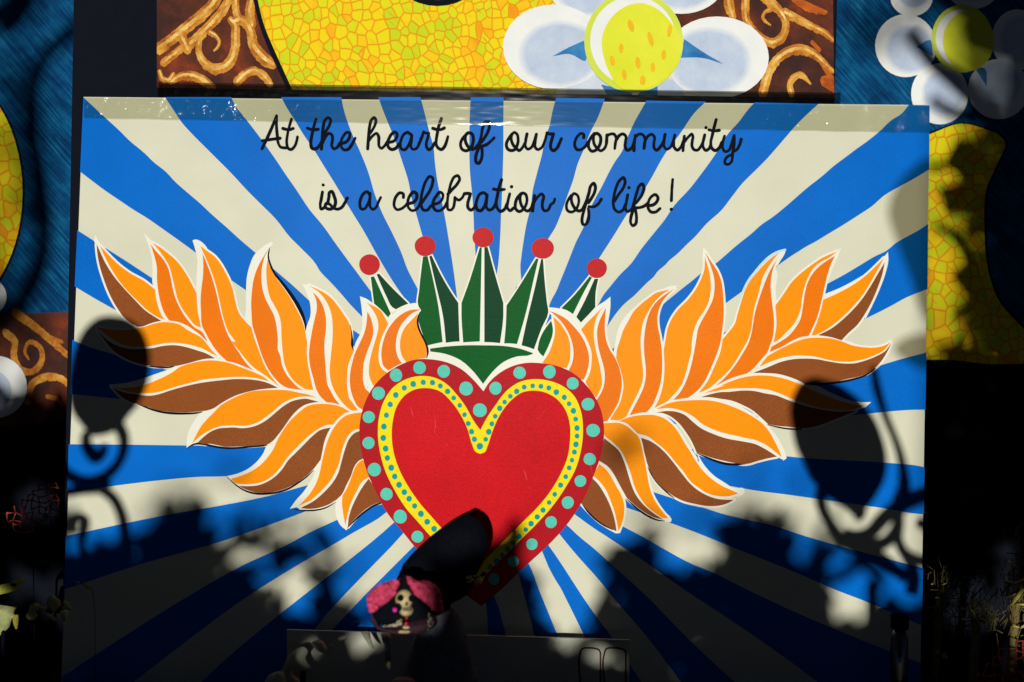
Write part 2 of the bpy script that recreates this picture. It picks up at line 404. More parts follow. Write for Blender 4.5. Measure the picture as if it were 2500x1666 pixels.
# ------------------------------------------------------------------ wings
# each feather: (list of (colour, outline)), extra white patches, extra white strokes, black strokes
FEATHERS = [
 # left wing, upper row from the outer tip to the crown
 dict(h=[('brown', "@LA 135,195 175,280 245,430 340,580 470,740 620,900 760,1040 880,1120 960,1170 | 900,1180 800,1210 720,1240 660,1245 | 560,1190 480,1120 400,1010 310,850 230,650 170,450 145,310 135,195"),
         ('orange', "@LA 180,215 270,310 390,430 560,560 740,660 880,770 | 890,860 920,990 960,1090 1000,1155 | 930,1130 800,1050 660,920 520,780 400,630 290,450 220,310 180,215")],
      w=["@LA 122,70 190,190 255,245 | 180,225 135,205 | 108,165 122,70"]),
 dict(h=[('deep', "@LA 825,195 900,290 980,380 1040,480 1070,580 1100,730 1140,880 1200,1010 1290,1150 1380,1250 1480,1310 1551,1444 | 1480,1370 1380,1290 1270,1220 1180,1185 1060,1165 | 1000,1070 950,930 920,780 905,620 905,500 880,370 850,270 825,195"),
         ('orange', "@LA 850,175 950,235 1050,310 1150,400 1270,560 1360,720 1410,820 | 1415,950 1430,1080 1455,1200 1465,1255 | 1400,1230 1310,1130 1220,1000 1165,880 1130,740 1090,570 1060,470 1000,370 930,270 850,175")],
      w=["@LA 738,45 780,160 820,280 845,400 850,560 850,700 880,770 | 905,700 905,520 885,380 840,240 830,185 | 880,195 800,110 738,45"]),
 dict(h=[('deep', "@LB 180,310 225,420 280,560 330,720 370,880 400,1020 440,1170 500,1340 580,1480 @LD 535,314 620,440 700,525 735,550 | 600,495 480,450 390,432 | 290,340 180,190 110,60 @LB 180,1250 160,1050 155,900 165,760 185,600 190,450 180,310"),
         ('orange', "@LB 150,212 240,280 330,345 400,430 460,530 520,650 570,790 600,930 640,1060 720,1170 805,1255 | 830,1360 880,1500 @LD 800,310 860,470 950,620 1065,765 | 950,670 860,600 770,545 | 690,475 560,320 460,175 @LB 590,1440 510,1310 450,1150 415,1000 385,860 345,700 300,560 240,410 190,300 150,212")],
      w=["@LB 52,142 90,270 110,350 105,600 95,800 | 110,850 155,860 170,750 190,580 195,430 185,310 165,240 | 155,200 240,245 200,190 80,132 52,142"]),
 dict(h=[('deep', "@LB 1030,240 965,370 940,470 930,600 940,740 980,880 1040,1000 1090,1100 1120,1220 1140,1400 1150,1568 @LD 1055,330 1090,480 1140,590 1220,690 1320,780 1370,800 | 1250,785 1165,775 | 1090,735 1000,650 920,540 850,400 790,230 @LB 910,1530 860,1370 815,1220 805,1070 800,950 810,800 830,650 870,520 940,380 1030,240"),
         ('orange', "@LB 1010,390 1040,480 1100,590 1200,730 1290,860 1380,1020 1440,1140 1480,1260 1500,1370 1515,1440 | @LD 1405,300 1415,430 1440,570 1480,760 1490,795 | 1440,795 1380,785 | 1260,700 1170,580 1120,460 1100,330 1085,150 1080,0 @LB 1190,1400 1185,1250 1175,1170 1150,1080 1100,980 1040,870 1010,750 995,600 995,480 1010,390")],
      w=["@LB 1072,160 1000,190 920,250 840,330 780,470 745,620 735,800 735,1000 735,1180 800,1245 | 800,1100 805,900 830,650 880,500 960,360 1040,240 1078,180 1072,160"],
      s=[("@LB 1020,330 970,450 962,600 970,740 1010,880 1070,990 1120,1090 1150,1200 1165,1400 @LD 1065,200 1085,370 1130,520 1210,650 1330,770 1480,820", 5.0)],
      b=[("@LB 1042,230 1025,290 1022,370 1045,450 1090,550 1160,640 1240,740 1320,850 1390,960 1440,1060 1475,1150 1495,1250 1495,1290", [0.6, 1.6, 2.0, 2.3, 2.8, 3.2, 3.8, 4.4, 4.8, 4.4, 3.4, 2.0, .7])]),
 dict(h=[('deep', "@LC 310,260 370,320 420,400 450,480 470,600 468,720 452,850 452,980 462,1120 472,1260 495,1390 @LD 1700,790 1760,900 1830,988 | 1740,962 1660,955 | 1580,880 1525,780 1490,650 1450,500 1435,380 @LC 272,920 285,830 310,690 340,560 360,460 350,350 310,260"),
         ('orange', "@LC 262,182 350,220 450,270 540,340 620,440 690,540 740,620 760,680 772,800 770,900 800,970 | 770,1040 735,1140 722,1270 722,1400 740,1500 @LD 1940,880 1990,960 2060,1055 | 1990,1062 1900,1000 1830,920 1760,810 1715,690 @LC 515,1248 525,1050 545,850 550,700 540,560 510,450 470,370 400,280 262,182")],
      w=["@LC 185,165 230,250 270,360 285,450 280,560 250,640 225,740 250,860 | 280,850 310,690 345,550 360,440 345,330 310,255 | 360,300 270,185 185,165"],
      s=[("@LC 330,265 430,370 490,500 510,620 508,760 500,900 495,1100 492,1250 510,1390 @LD 1750,850 1850,970 1960,1060", 6.5)],
      b=[("@LC 757,655 770,730 780,830 782,900 797,970", [.6, 1.8, 2.8, 2.8, 1.0])]),
 dict(h=[('deep', "@LC 965,495 1000,560 1025,640 1035,740 1010,850 960,980 925,1090 912,1220 915,1330 945,1420 985,1460 | 1000,1560 930,1680 | 860,1640 800,1540 765,1430 755,1330 760,1220 785,1100 810,1010 870,880 920,770 950,660 960,570 965,495"),
         ('orange', "@LC 955,385 1020,420 1080,450 1130,490 1170,560 1215,640 | 1180,710 1130,820 1105,930 1098,1050 1110,1120 1150,1190 1200,1225 | 1230,1235 1150,1300 1060,1390 1040,1385 | 1010,1330 985,1250 985,1150 1005,1030 1040,900 1080,770 1095,700 1090,610 1060,530 1010,450 955,385")],
      w=["@LC 875,312 895,450 905,600 900,700 870,780 820,880 810,960 830,960 | 900,810 945,700 965,600 970,495 | 1000,440 1090,455 1040,405 960,345 875,312"],
      s=[("@LC 960,420 1030,520 1062,620 1066,740 1030,870 985,1000 955,1110 948,1220 960,1330 1010,1410", 6.5)]),
 dict(h=[('deep', "@LC 1590,475 1500,515 1430,580 1360,670 1320,780 1305,880 1310,970 1330,1040 1360,1090 1380,1110 | 1300,1150 1215,1200 | 1160,1150 1135,1060 1135,950 1155,850 1190,750 1250,650 1320,570 1400,510 1490,475 1590,470"),
         ('orange', "@LC 1570,515 1555,600 1560,670 1600,770 1650,870 1675,960 1668,1050 | 1560,1065 1430,1100 | 1390,1050 1360,960 1355,870 1370,780 1410,690 1480,610 1570,515")],
      w=["@LC 1215,570 1300,500 1400,440 1470,405 1560,400 1580,440 1605,490 | 1500,480 1400,515 1310,590 1215,690 | 1190,620 1215,570"],
      s=[("@LC 1590,490 1470,570 1390,660 1345,780 1330,900 1340,1000 1400,1100", 4.5)],
      b=[("@LC 1597,498 1572,560 1568,650 1590,730 1640,830 1675,910 1688,980 1675,1050", [.8, 1.8, 2.6, 3.0, 3.0, 2.8, 2.4, .8])]),
 # left wing, lower row
 dict(h=[('orange', "@LA 130,1250 280,1275 460,1290 660,1265 760,1240 870,1205 1000,1185 1080,1190 1200,1220 1300,1290 @LD 60,130 170,260 270,372 | 160,315 60,262 @LA 1411,1499 1300,1470 1150,1450 1000,1455 850,1485 700,1500 600,1500 480,1475 350,1410 240,1330 130,1250"),
         ('brown', "@LA 150,1310 250,1400 380,1480 500,1520 700,1530 830,1520 980,1490 1130,1480 1260,1500 @LD 0,290 120,330 235,395 | 130,398 0,425 @LE 880,268 740,300 | 600,308 380,300 200,262 0,180 -95,120 -343,-165")],
      b=[("@LE 370,308 480,318 580,322 660,316 705,305", [1.3, 2.2, 2.2, 1.8, .8])]),
 dict(h=[('orange', "@LD 925,690 850,628 740,575 560,505 400,448 @LE 1330,235 1200,225 1050,238 900,272 780,315 680,385 560,452 440,505 330,548 200,585 0,605 -160,575 | -20,625 120,660 250,672 340,675 430,668 550,640 700,592 900,538 1100,488 1300,468 @LD 400,635 560,630 700,638 820,660 925,690"),
         ('brown', "@LD 1030,765 900,705 780,675 640,660 480,658 300,675 130,695 @LE 1000,545 850,580 650,635 500,685 400,705 300,708 180,690 0,660 -140,600 | 0,740 120,800 210,825 330,860 450,900 600,925 800,935 950,932 1080,920 1150,910 1240,880 1330,820 1450,750 @LD 515,862 600,835 750,800 900,780 1030,770")],
      w=["@LE 760,300 640,345 480,400 330,452 100,520 -180,560 | 0,600 200,580 330,545 480,490 600,430 720,350 760,300"],
      b=[("@LE 205,825 300,862 420,905 550,935 700,950 850,952 1000,945 1085,930", [.8, 2, 2.4, 2.7, 2.9, 2.7, 2.2, 1.1])]),
 dict(h=[('orange', "@LE 945,1360 1000,1250 1060,1140 1150,1030 1250,930 @LD 300,1000 430,920 560,860 700,815 850,800 1000,795 1150,800 1300,830 1440,860 1540,900 | 1460,885 1380,880 1280,890 1170,930 1080,980 980,1070 900,1130 800,1200 700,1240 600,1255 450,1250 @LE 1280,1140 1160,1195 1060,1260 945,1360"),
         ('brown', "@LE 1020,1350 1100,1275 1200,1200 1320,1155 1450,1145 @LD 450,1275 580,1285 700,1270 820,1225 920,1160 1020,1075 1120,995 1220,940 1320,915 1400,910 1490,930 1560,950 | 1480,960 1400,980 1320,1025 1240,1100 1170,1190 1100,1290 1040,1370 980,1440 920,1485 890,1495 | 700,1510 500,1520 350,1520 250,1500 150,1485 @LE 1150,1370 1020,1350")],
      w=["@LE 870,1420 875,1320 900,1190 960,1080 1050,960 1150,910 1260,870 | 1250,930 1150,1030 1050,1150 980,1270 945,1365 870,1420"],
      b=[("@LE 880,1432 940,1385 1010,1365 1100,1372 1200,1392 1300,1412 @LD 384,1539 500,1538 700,1520 850,1508 900,1500", [.6, 1.6, 2.4, 2.4, 2.5, 2.6, 2.7, 2.5, 2.4, 2.2, 1.0])]),
 dict(h=[('orange', "@LF 110,830 220,800 340,750 450,680 540,590 620,480 680,350 740,250 830,130 950,20 @LD 1400,1010 1500,980 1620,975 1740,985 1850,1015 1930,1060 1960,1075 | 1900,1090 1830,1140 1770,1200 1740,1240 | 1680,1240 1600,1270 1500,1330 1400,1410 @LF 924,435 860,500 780,590 720,680 640,770 550,840 450,880 350,895 250,895 180,885 110,830"),
         ('brown', "@LF 210,915 330,918 450,905 560,860 660,790 740,700 800,610 880,530 980,430 1080,330 1180,250 1310,215 | 1270,290 1230,400 1210,500 1190,600 | 1130,680 1080,740 960,840 850,910 700,970 550,995 400,990 300,960 210,915")],
      w=["@LF 65,800 200,765 320,710 430,620 500,530 550,430 610,390 690,320 | 680,360 620,490 540,600 450,690 340,760 220,805 110,832 65,800"],
      s=[("@LD 1360,800 1480,830 1560,890 1640,965 1760,975 1960,1070", 4.2)],
      b=[("@LF 68,808 130,865 220,935 320,985 430,1008 550,1008 680,990 800,950 920,880 1030,800 1105,730", [.6, 1.4, 1.8, 2.2, 2.6, 2.7, 2.5, 2.4, 2.0, 1.7, .7])]),
 dict(h=[('orange', "@LF 920,1155 1000,1080 1080,980 1140,870 1180,750 1200,650 1230,520 1270,380 1330,250 1400,150 1480,80 1570,50 1680,35 | 1720,35 1690,150 1670,235 | 1600,245 1530,300 1480,390 1440,510 1410,640 1370,740 1300,860 1200,970 1080,1080 920,1155"),
         ('brown', "@LF 950,1180 1100,1100 1230,990 1330,880 1400,760 1440,620 1480,480 1540,340 1600,280 1650,260 | 1700,400 1720,580 | 1640,620 1590,690 1550,800 1500,900 1440,1020 1380,1080 | 1280,1140 1180,1175 1050,1190 950,1180")],
      w=["@LF 820,1190 900,1080 980,990 1050,890 1110,780 1130,690 1195,600 | 1200,650 1180,750 1140,870 1080,985 1000,1085 920,1160 820,1190"],
      b=[("@LF 845,1188 920,1203 1020,1210 1130,1205 1240,1180 1320,1140 1375,1105", [.6, 1.4, 1.9, 2.0, 1.8, 1.3, .5])]),
 dict(h=[('orange', "@LF 1485,1390 1460,1250 1445,1130 1450,1030 | 1500,950 1550,830 1590,720 1640,640 1690,600 | 1740,680 1790,800 | 1690,860 1620,980 1560,1100 1520,1220 1500,1310 1485,1390"),
         ('brown', "@LF 1515,1405 1525,1300 1560,1180 1610,1070 1670,960 1740,860 1765,830 | 1860,980 1925,1110 | 1840,1130 1750,1180 1650,1260 1570,1340 1515,1405")],
      w=["@LF 1500,1448 1430,1390 1380,1290 1365,1180 1375,1100 1440,1020 | 1445,1130 1460,1250 1490,1390 1510,1420 1500,1448"],
      b=[("@LF 1510,1415 1580,1345 1660,1270 1750,1200 1840,1145 1915,1120", [.7, 1.9, 2.3, 2.4, 2.4, 1.8])]),
 # right wing, upper row from the crown outwards
 dict(h=[('deep', "@RH 570,555 700,610 800,670 900,770 970,850 1040,960 1090,1090 1110,1200 1100,1320 1070,1420 1035,1500 | 930,1480 830,1370 | 870,1290 895,1180 890,1050 855,920 790,790 700,670 570,555"),
         ('orange', "@RH 620,640 690,700 760,790 820,900 850,1020 855,1130 840,1250 805,1340 | 650,1320 470,1265 | 560,1130 610,1000 640,880 640,760 620,640")],
      w=["@RH 503,513 620,512 740,535 870,605 1000,715 | 1080,760 1000,815 | 900,770 800,670 690,600 570,555 503,513"],
      s=[("@RH 600,590 720,710 810,830 870,980 878,1150 860,1270 820,1350", 4.2)]),
 dict(h=[('orange', "@RH 1305,495 1240,590 1195,700 1175,830 1180,960 1210,1120 1250,1280 1275,1420 @RE 165,672 150,720 85,850 | 0,740 @RH 1060,1530 | 1120,1400 1145,1250 1140,1110 1090,970 1000,810 | 1080,720 1180,620 1305,495"),
         ('deep', "@RH 1340,515 1330,650 1325,800 1340,940 1390,1080 @RE 340,294 400,430 430,560 438,660 425,770 390,910 320,1040 240,1165 | 150,1180 100,1000 90,880 | 150,790 190,690 205,570 195,450 160,320 120,170 @RH 1220,896 1220,830 1240,730 1290,610 1340,515")],
      w=["@RH 995,718 1080,640 1195,510 1330,420 1402,362 | 1402,500 1375,680 1358,765 | 1335,700 1340,520 1300,490 1200,610 1000,812 | 960,760 995,718"],
      s=[("@RH 1320,520 1260,640 1210,760 1198,900 1225,1090 1270,1280 @RE 150,350 180,480 182,600 165,720 110,840", 4.2)]),
 dict(h=[('orange', "@RC 1100,600 1000,660 880,780 790,920 730,1050 700,1200 695,1350 @RE 705,268 725,440 730,540 715,640 660,780 590,920 500,1105 | 440,1140 400,1160 | 340,1155 275,1150 | 340,1040 410,920 445,800 460,680 450,590 410,440 360,310 | 370,200 420,40 @RC 460,1150 520,1040 600,900 700,800 800,720 900,650 1000,620 1100,600"),
         ('deep', "@RC 1160,590 1080,660 1010,740 950,860 925,980 930,1100 960,1250 980,1400 @RE 985,248 990,400 985,520 960,680 910,830 850,960 780,1045 | 660,1060 545,1090 | 600,980 680,830 740,690 765,560 765,450 745,250 740,100 @RC 745,1250 765,1100 800,960 850,850 940,740 1060,650 1160,590")],
      w=["@RC 1200,545 1100,555 950,620 800,720 700,790 550,900 430,1050 370,1200 345,1350 335,1480 360,1510 | 400,1300 500,1060 640,860 800,730 1000,620 1160,590 1200,545"]),
 dict(h=[('orange', "@RC 1575,160 1610,270 1640,400 1655,520 1650,640 1620,780 1560,900 1480,1020 1420,1170 1395,1320 @RE 1390,208 1360,330 1310,520 1260,660 1180,770 1100,860 1065,895 | 960,950 880,990 | 930,900 985,740 1015,560 1020,380 1010,200 | 1040,30 @RC 1060,1150 1120,1000 1210,870 1330,750 1440,610 1520,460 1565,330 1575,160"),
         ('deep', "@RC 1575,90 1660,220 1740,340 1790,460 1820,640 1830,800 1830,960 1810,1150 @RE 1780,118 1720,290 1640,480 1560,640 1450,770 1340,850 | 1230,865 1140,880 | 1230,780 1290,680 1340,560 1390,390 1430,200 1460,20 @RC 1480,1140 1540,1010 1620,870 1680,740 1705,600 1700,450 1650,270 1575,90")],
      w=["@RC 1550,25 1540,200 1555,340 | 1585,160 1600,110 1740,240 | 1640,120 1550,25", "@RE 1300,890 1400,800 1480,770 1560,770 1540,860 | 1450,875 1300,890", "@RE 770,1055 840,990 900,1000 900,1060 | 770,1055"]),
 dict(h=[('orange', "@RD 795,100 720,190 640,310 570,440 530,600 490,740 450,880 430,1040 405,1180 360,1310 290,1430 @RE 2000,340 1890,490 1750,620 1640,715 | 1560,755 1490,780 | 1600,640 1700,430 1790,200 1815,50 | @RD 100,1190 190,1070 230,930 280,760 340,590 400,480 500,360 600,250 700,160 795,100"),
         ('deep', "@RD 830,110 760,210 720,300 690,420 680,560 690,700 710,860 725,1000 725,1120 710,1250 670,1370 @RF 640,330 540,450 440,565 360,628 | 180,680 @RE 1880,605 1720,690 | 1830,590 1960,440 2080,260 @RD 378,1332 400,1270 440,1080 460,950 500,800 560,620 620,460 690,310 830,110")],
      w=["@RD 890,50 880,90 800,230 770,280 | 745,240 840,100 790,100 | 840,50 890,50", "@RD 700,300 740,320 750,600 760,760 | 735,800 710,760 690,600 700,300"],
      i=[("@RD 880,55 780,88 680,145 570,245 470,360 380,475 318,590 268,720 225,850", [2.4, 3.4, 3.6, 3.6, 3.2, 3.0, 2.6, 2.2, 1.6])]),
 dict(h=[('orange', "@RD 1590,80 1480,165 1360,230 1260,320 1190,440 1140,580 1110,720 1095,850 1060,960 1000,1070 900,1180 800,1280 720,1330 | 740,1230 760,1100 760,1000 745,820 | 860,660 960,510 1080,390 1220,280 1380,170 1590,80"),
         ('deep', "@RD 1560,140 1500,270 1450,430 1410,600 1370,780 1320,970 1260,1110 1200,1235 | 1100,1250 980,1300 820,1390 670,1455 | 690,1385 | 800,1320 920,1240 1030,1110 1090,1000 1120,850 1150,650 1190,500 1280,350 1400,240 1560,140")],
      w=["@RD 1640,35 1600,150 1530,300 1480,440 | 1450,440 1500,270 1565,130 | 1590,70 1640,35"]),
 dict(h=[('orange', "@RD 2230,170 2150,320 2050,500 1950,660 1820,820 1660,980 1500,1110 1370,1190 1290,1225 | 1240,1225 | 1310,1060 1370,880 1400,740 | 1600,650 1800,540 1980,410 2120,280 2230,170"),
         ('brown', "@RD 2240,230 2210,380 2150,560 2060,770 1960,950 1860,1090 1740,1200 1650,1295 | 1500,1250 1330,1225 | 1500,1140 1700,980 1900,770 2050,550 2150,380 2240,230")],
      w=["@RD 2285,85 2290,200 2250,380 2170,600 2080,800 1980,1000 | 1950,970 2060,770 2150,560 2210,380 2240,230 | 2230,170 2285,85", "@RD 1410,665 1600,590 1780,500 1950,400 | 1800,545 1600,655 1400,740 | 1390,700 1410,665"]),
 # right wing, lower row
 dict(h=[('orange', "@RF 2320,200 2250,240 2100,275 1950,270 1800,245 1640,185 1500,150 1350,140 1200,145 1060,180 900,250 760,320 640,390 | 560,490 530,535 | 700,460 860,410 1000,385 1140,385 1300,400 1480,445 1620,465 1780,465 1950,435 2100,380 2230,310 2320,200"),
         ('brown', "@RF 2330,215 2250,320 2130,390 1980,450 1820,490 1650,490 1480,465 1320,435 1150,425 980,435 820,470 650,540 440,620 | 600,622 780,635 920,670 1050,720 1150,770 | 1300,752 1560,740 1750,700 1920,660 2060,590 2170,490 2270,340 2330,215")],
      w=["@RF 1645,180 1720,180 1850,225 2000,252 2150,250 2340,170 | 2300,215 2100,280 1900,275 1640,190 | 1645,180"],
      b=[("@RF 1155,775 1280,770 1450,765 1620,747 1800,710 1960,660 2060,600 2110,560", [1.2, 2.4, 3.0, 3.0, 2.6, 2.4, 1.8, .8])]),
 dict(h=[('orange', "@RE 1560,785 1720,722 1850,675 @RF 0,800 200,712 380,668 560,655 720,668 880,703 1030,755 1150,808 1300,880 1500,960 1750,1040 1950,1070 | 1800,1125 1600,1130 1300,1085 1130,1030 980,978 800,900 640,850 480,832 300,832 100,840 0,858 @RE 1560,785"),
         ('brown', "@RE 1520,840 1650,800 1800,770 @RF 100,880 300,862 450,868 600,900 760,930 900,985 1050,1040 1200,1085 1400,1125 1600,1150 1850,1140 | 1700,1200 1500,1280 1300,1350 1150,1375 950,1360 780,1345 650,1325 | 560,1240 430,1130 300,1060 150,1000 0,975 @RE 1640,840 1520,840")],
      w=["@RF 1165,800 1280,790 1500,890 1750,990 1920,1020 2055,1020 | 1970,1098 | 1940,1075 1700,1030 1400,930 1165,812 | 1165,800"],
      b=[("@RF 640,1330 760,1358 880,1380 960,1388 1100,1390", [1.0, 1.8, 2.0, 2.0, 1.5])]),
 dict(h=[('orange', "@RE 905,1005 1000,955 1150,905 1300,888 1450,880 1600,882 1750,905 1950,970 2100,1035 2250,1120 @RB 780,205 840,270 900,370 945,460 975,535 | 900,475 830,422 740,378 600,345 480,318 @RE 2000,1370 1750,1305 1550,1215 1400,1095 1250,1022 1080,990 905,1005"),
         ('brown', "@RE 900,1050 1050,1030 1180,1040 1300,1085 1400,1170 1520,1265 1680,1340 1850,1400 @RB 600,385 720,410 820,460 930,530 | 850,545 750,570 640,600 550,595 440,575 300,540 160,490 | 110,380 60,300 @RE 1232,1210 1180,1160 1080,1090 980,1055 900,1050")],
      w=["@RB 835,225 900,300 965,400 1005,490 1022,545 | 990,568 | 965,530 930,430 870,310 835,225"],
      s=[("@RE 905,1025 1080,1008 1250,1042 1400,1132 1550,1240 1750,1322 2000,1392 @RB 600,365 740,393 830,440 930,522", 4.2), ("@RE 900,1000 1150,890 1300,872 1600,866 1800,895 2000,958 2250,1100", 3.8), ("@RE 1500,800 1700,735 1950,620 2160,545", 3.8), ("@RG 980,60 1100,98 1200,188 1295,315 1370,440 1470,590", 3.6)],
      b=[("@RB 160,495 250,535 350,575 450,600 540,605 640,597", [.8, 2.2, 3.0, 3.2, 3.0, .8])]),
 dict(h=[('orange', "@RG 545,140 600,115 720,80 850,65 980,70 1090,110 1180,180 1260,280 1330,400 1400,510 1460,610 1530,710 1640,820 1770,910 1900,970 1975,1005 | 1850,1040 1720,1035 1620,1010 1500,940 1400,860 1320,750 1220,630 1100,490 980,390 880,320 770,290 | 700,220 630,165 545,140"),
         ('brown', "@RG 810,340 900,370 1000,430 1100,520 1200,640 1300,770 1390,880 1480,960 1580,1020 1700,1065 1820,1080 1920,1080 | 1850,1120 1750,1150 1600,1155 1450,1130 1300,1090 1200,1040 | 1080,950 980,850 920,740 880,640 | 850,520 830,420 810,340")],
      w=["@RG 1480,520 1560,660 1680,790 1800,870 1920,940 2040,950 2050,985 1960,1060 | 1975,1000 1900,970 1770,912 1640,822 1520,700 | 1480,520"],
      b=[("@RG 890,690 930,770 1000,870 1080,955 1150,1020 1205,1060", [.8, 1.8, 2.4, 2.2, 1.6, .8])]),
 dict(h=[('orange', "@RG 345,165 450,160 540,160 640,200 720,270 780,330 810,420 840,550 870,700 900,880 950,1040 1020,1160 1090,1250 1140,1300 | 1080,1300 980,1240 870,1150 790,1040 730,920 690,780 640,640 580,510 490,410 380,325 | 350,250 345,165"),
         ('brown', "@RG 370,345 450,410 540,490 600,610 650,760 690,890 740,1010 820,1120 930,1220 1080,1320 | 960,1290 850,1230 740,1150 640,1060 | 600,990 540,880 480,770 420,690 300,610 | 330,500 370,345")],
      w=["@RG 1175,1310 1165,1345 1110,1345 | 1080,1325 1140,1300 1090,1240 | 1175,1310"],
      b=[("@RG 635,1070 720,1150 820,1230 920,1290 1010,1325 1090,1335", [.8, 2.0, 2.4, 2.4, 1.9, .8])]),
 dict(h=[('orange', "@RG 310,650 400,730 460,820 520,930 580,1040 605,1130 605,1250 580,1360 540,1460 | 520,1350 490,1220 440,1080 380,950 300,850 230,790 | 260,740 310,650"),
         ('brown', "@RG 225,820 300,900 370,1010 430,1130 480,1270 505,1380 515,1460 | 420,1410 310,1340 200,1240 90,1120 | 150,990 225,820")],
      b=[("@RG 105,1135 170,1220 260,1310 370,1390 470,1440", [.8, 2.3, 2.4, 1.9, .8])]),
]
for fd in FEATHERS:
    polys = []
    outl = [(c, shape(t, 5)) for c, t in fd['h']]
    for c, o in outl:
        polys += [o] + ribbon(o, 4.9, True)
    for t in fd.get('w', []):
        polys.append(shape(t, 5))
    for t, w in fd.get('s', []):
        polys += ribbon(line(t, 5), w)
    fe = flat('feather', polys, lay(1), M['white'], bd)
    for t, w in fd.get('i', []):
        flat('pale_edge', ribbon(line(t, 5), w), lay(2), M['ice'], fe)
    for t, w in fd.get('b', []):
        flat('dark_edge', ribbon(line(t, 5), w), lay(2), M['black'], fe)
    for c, o in outl:
        flat('feather_half', [o], lay(3), M[c], fe)

# ------------------------------------------------------------------ crown
SPIKES = [
 ('green', "@LC 1005,82 | 1045,75 | 1245,520 | 1212,565 | 1130,475 1045,400 | 1005,82"),
 ('dgreen', "@LC 1075,50 | 1105,42 | 1250,200 1455,400 | 1380,430 1305,468 | 1260,440 1200,330 1130,180 1075,50"),
 ('green', "@R6 730,335 | 765,332 | 800,480 850,730 880,990 | 830,1000 765,1015 | 740,960 710,880 695,810 715,745 | 695,715 700,600 730,335"),
 ('dgreen', "@R6 778,335 | 795,325 | 860,460 940,600 1000,690 | 1005,850 1010,985 | 960,988 905,995 | 885,800 830,560 778,335"),
 ('green', "@R6 1165,265 | 1180,265 | 1175,500 1170,750 1165,985 | 1100,988 1038,992 | 1025,800 1025,690 | 1090,510 1165,265"),
 ('dgreen', "@R6 1200,265 | 1225,262 | 1270,430 1345,690 | 1345,800 1320,998 | 1260,992 1200,990 | 1200,600 1200,265"),
 ('green', "@R6 1597,350 | 1615,352 | 1580,500 1520,760 1450,1005 | 1400,1000 1352,1000 | 1365,850 1370,710 | 1450,590 1597,350"),
 ('dgreen', "@R6 1635,355 | 1650,355 | 1660,500 1680,690 | 1690,760 1640,880 1580,1045 | 1540,1030 1485,1015 | 1520,850 1590,560 1635,355"),
 ('green', "@RH 592,690 | 615,800 610,880 570,1000 485,1180 | 440,1140 405,1085 | 430,960 490,830 592,690"),
 ('green', "@RH 1118,85 | 1150,100 | 1050,280 890,600 | 820,555 730,520 | 900,350 1118,85"),
 ('dgreen', "@RH 1185,120 | 1235,118 | 1200,300 1195,505 | 1100,610 998,715 | 935,640 | 1050,420 1185,120"),
 ('green', "@R6 785,1040 | 900,1025 1050,1015 1200,1015 1350,1020 1470,1040 1575,1075 | 1560,1085 1450,1100 1350,1140 1260,1220 1190,1310 | 1120,1220 1020,1130 900,1080 785,1062 | 785,1040"),
]
polys = [shape("@R6 770,1005 | 755,1130 900,1150 1000,1220 1190,1380 | 1300,1260 1420,1200 1560,1180 1660,1170 | 1680,1100 1600,1040 1500,1000 1190,975 900,985 770,1005", 4)]
outl = [(c, shape(t, 3)) for c, t in SPIKES]
for c, o in outl:
    polys += [o] + ribbon(o, 3.6, True)
for t in ("@R6 770,330 830,600 890,990", "@R6 1190,262 1186,600 1182,990", "@R6 1625,350 1560,650 1470,1010", "@R6 1010,690 1015,850 1022,990", "@R6 1358,700 1355,850 1338,1000", "@LC 1062,60 1160,270 1270,480", "@RH 1168,110 1060,310 915,620", "@RH 545,600 470,800 385,1080"):
    polys += ribbon(line(t, 3), 4.6)
polys += ribbon(line("@R6 770,1018 900,1003 1190,990 1450,1012 1590,1055"), 4.2)
cr = flat('crown', polys, lay(1), M['white'], bd)
for c, o in outl:
    flat('crown_spike', [o], lay(3), M[c], cr)
for x, y, rx, ry in ((320, 397, 79, 80), (747, 255, 81, 77), (1190, 188, 81, 76), (1647, 273, 86, 79), (2062, 425, 77, 75)):
    flat('crown_ball', [circle(800 + x / 3.1373, 520 + y / 3.1373, rx / 3.1373, ry / 3.1373, 32, 0.012)], lay(3), M['ball'], cr)

# ------------------------------------------------------------------ heart
hr = flat('heart', [shape("@R7 863,302 | 800,230 720,160 620,115 520,98 430,100 330,135 230,200 150,290 95,410 72,530 80,660 115,800 175,940 250,1080 340,1190 430,1300 560,1430 700,1560 849,1672 | 960,1580 1085,1460 1150,1400 1270,1290 1390,1160 1490,1010 1570,830 1620,680 1632,530 1605,400 1540,290 1440,190 1330,140 1230,123 1130,122 1040,145 960,190 900,245 863,302", 6)], lay(4), M['rim'], bd)
flat('heart_band', [shape("@R7 843,550 | 800,490 750,400 690,320 620,250 540,212 460,205 370,225 290,275 230,360 195,480 190,590 205,700 240,820 300,940 370,1050 440,1130 510,1210 620,1325 740,1440 850,1535 | 870,1490 980,1370 1090,1260 1200,1150 1300,1040 1390,910 1450,800 1485,680 1498,540 1485,430 1440,330 1370,270 1280,235 1180,225 1090,245 1010,300 940,390 880,480 843,550", 6)], lay(5), M['yellow'], hr)
flat('heart_core', [shape("@R7 843,702 815,690 790,640 760,540 710,440 650,360 580,300 500,282 430,290 360,330 310,400 285,490 278,580 290,690 330,810 390,920 460,1020 530,1100 600,1180 720,1300 845,1410 | 930,1320 1030,1220 1120,1130 1210,1040 1290,940 1360,820 1400,720 1415,620 1415,520 1390,430 1340,360 1270,315 1190,298 1110,310 1040,360 970,450 920,560 890,650 872,690 843,702", 6)], lay(6), M['heart'], hr)
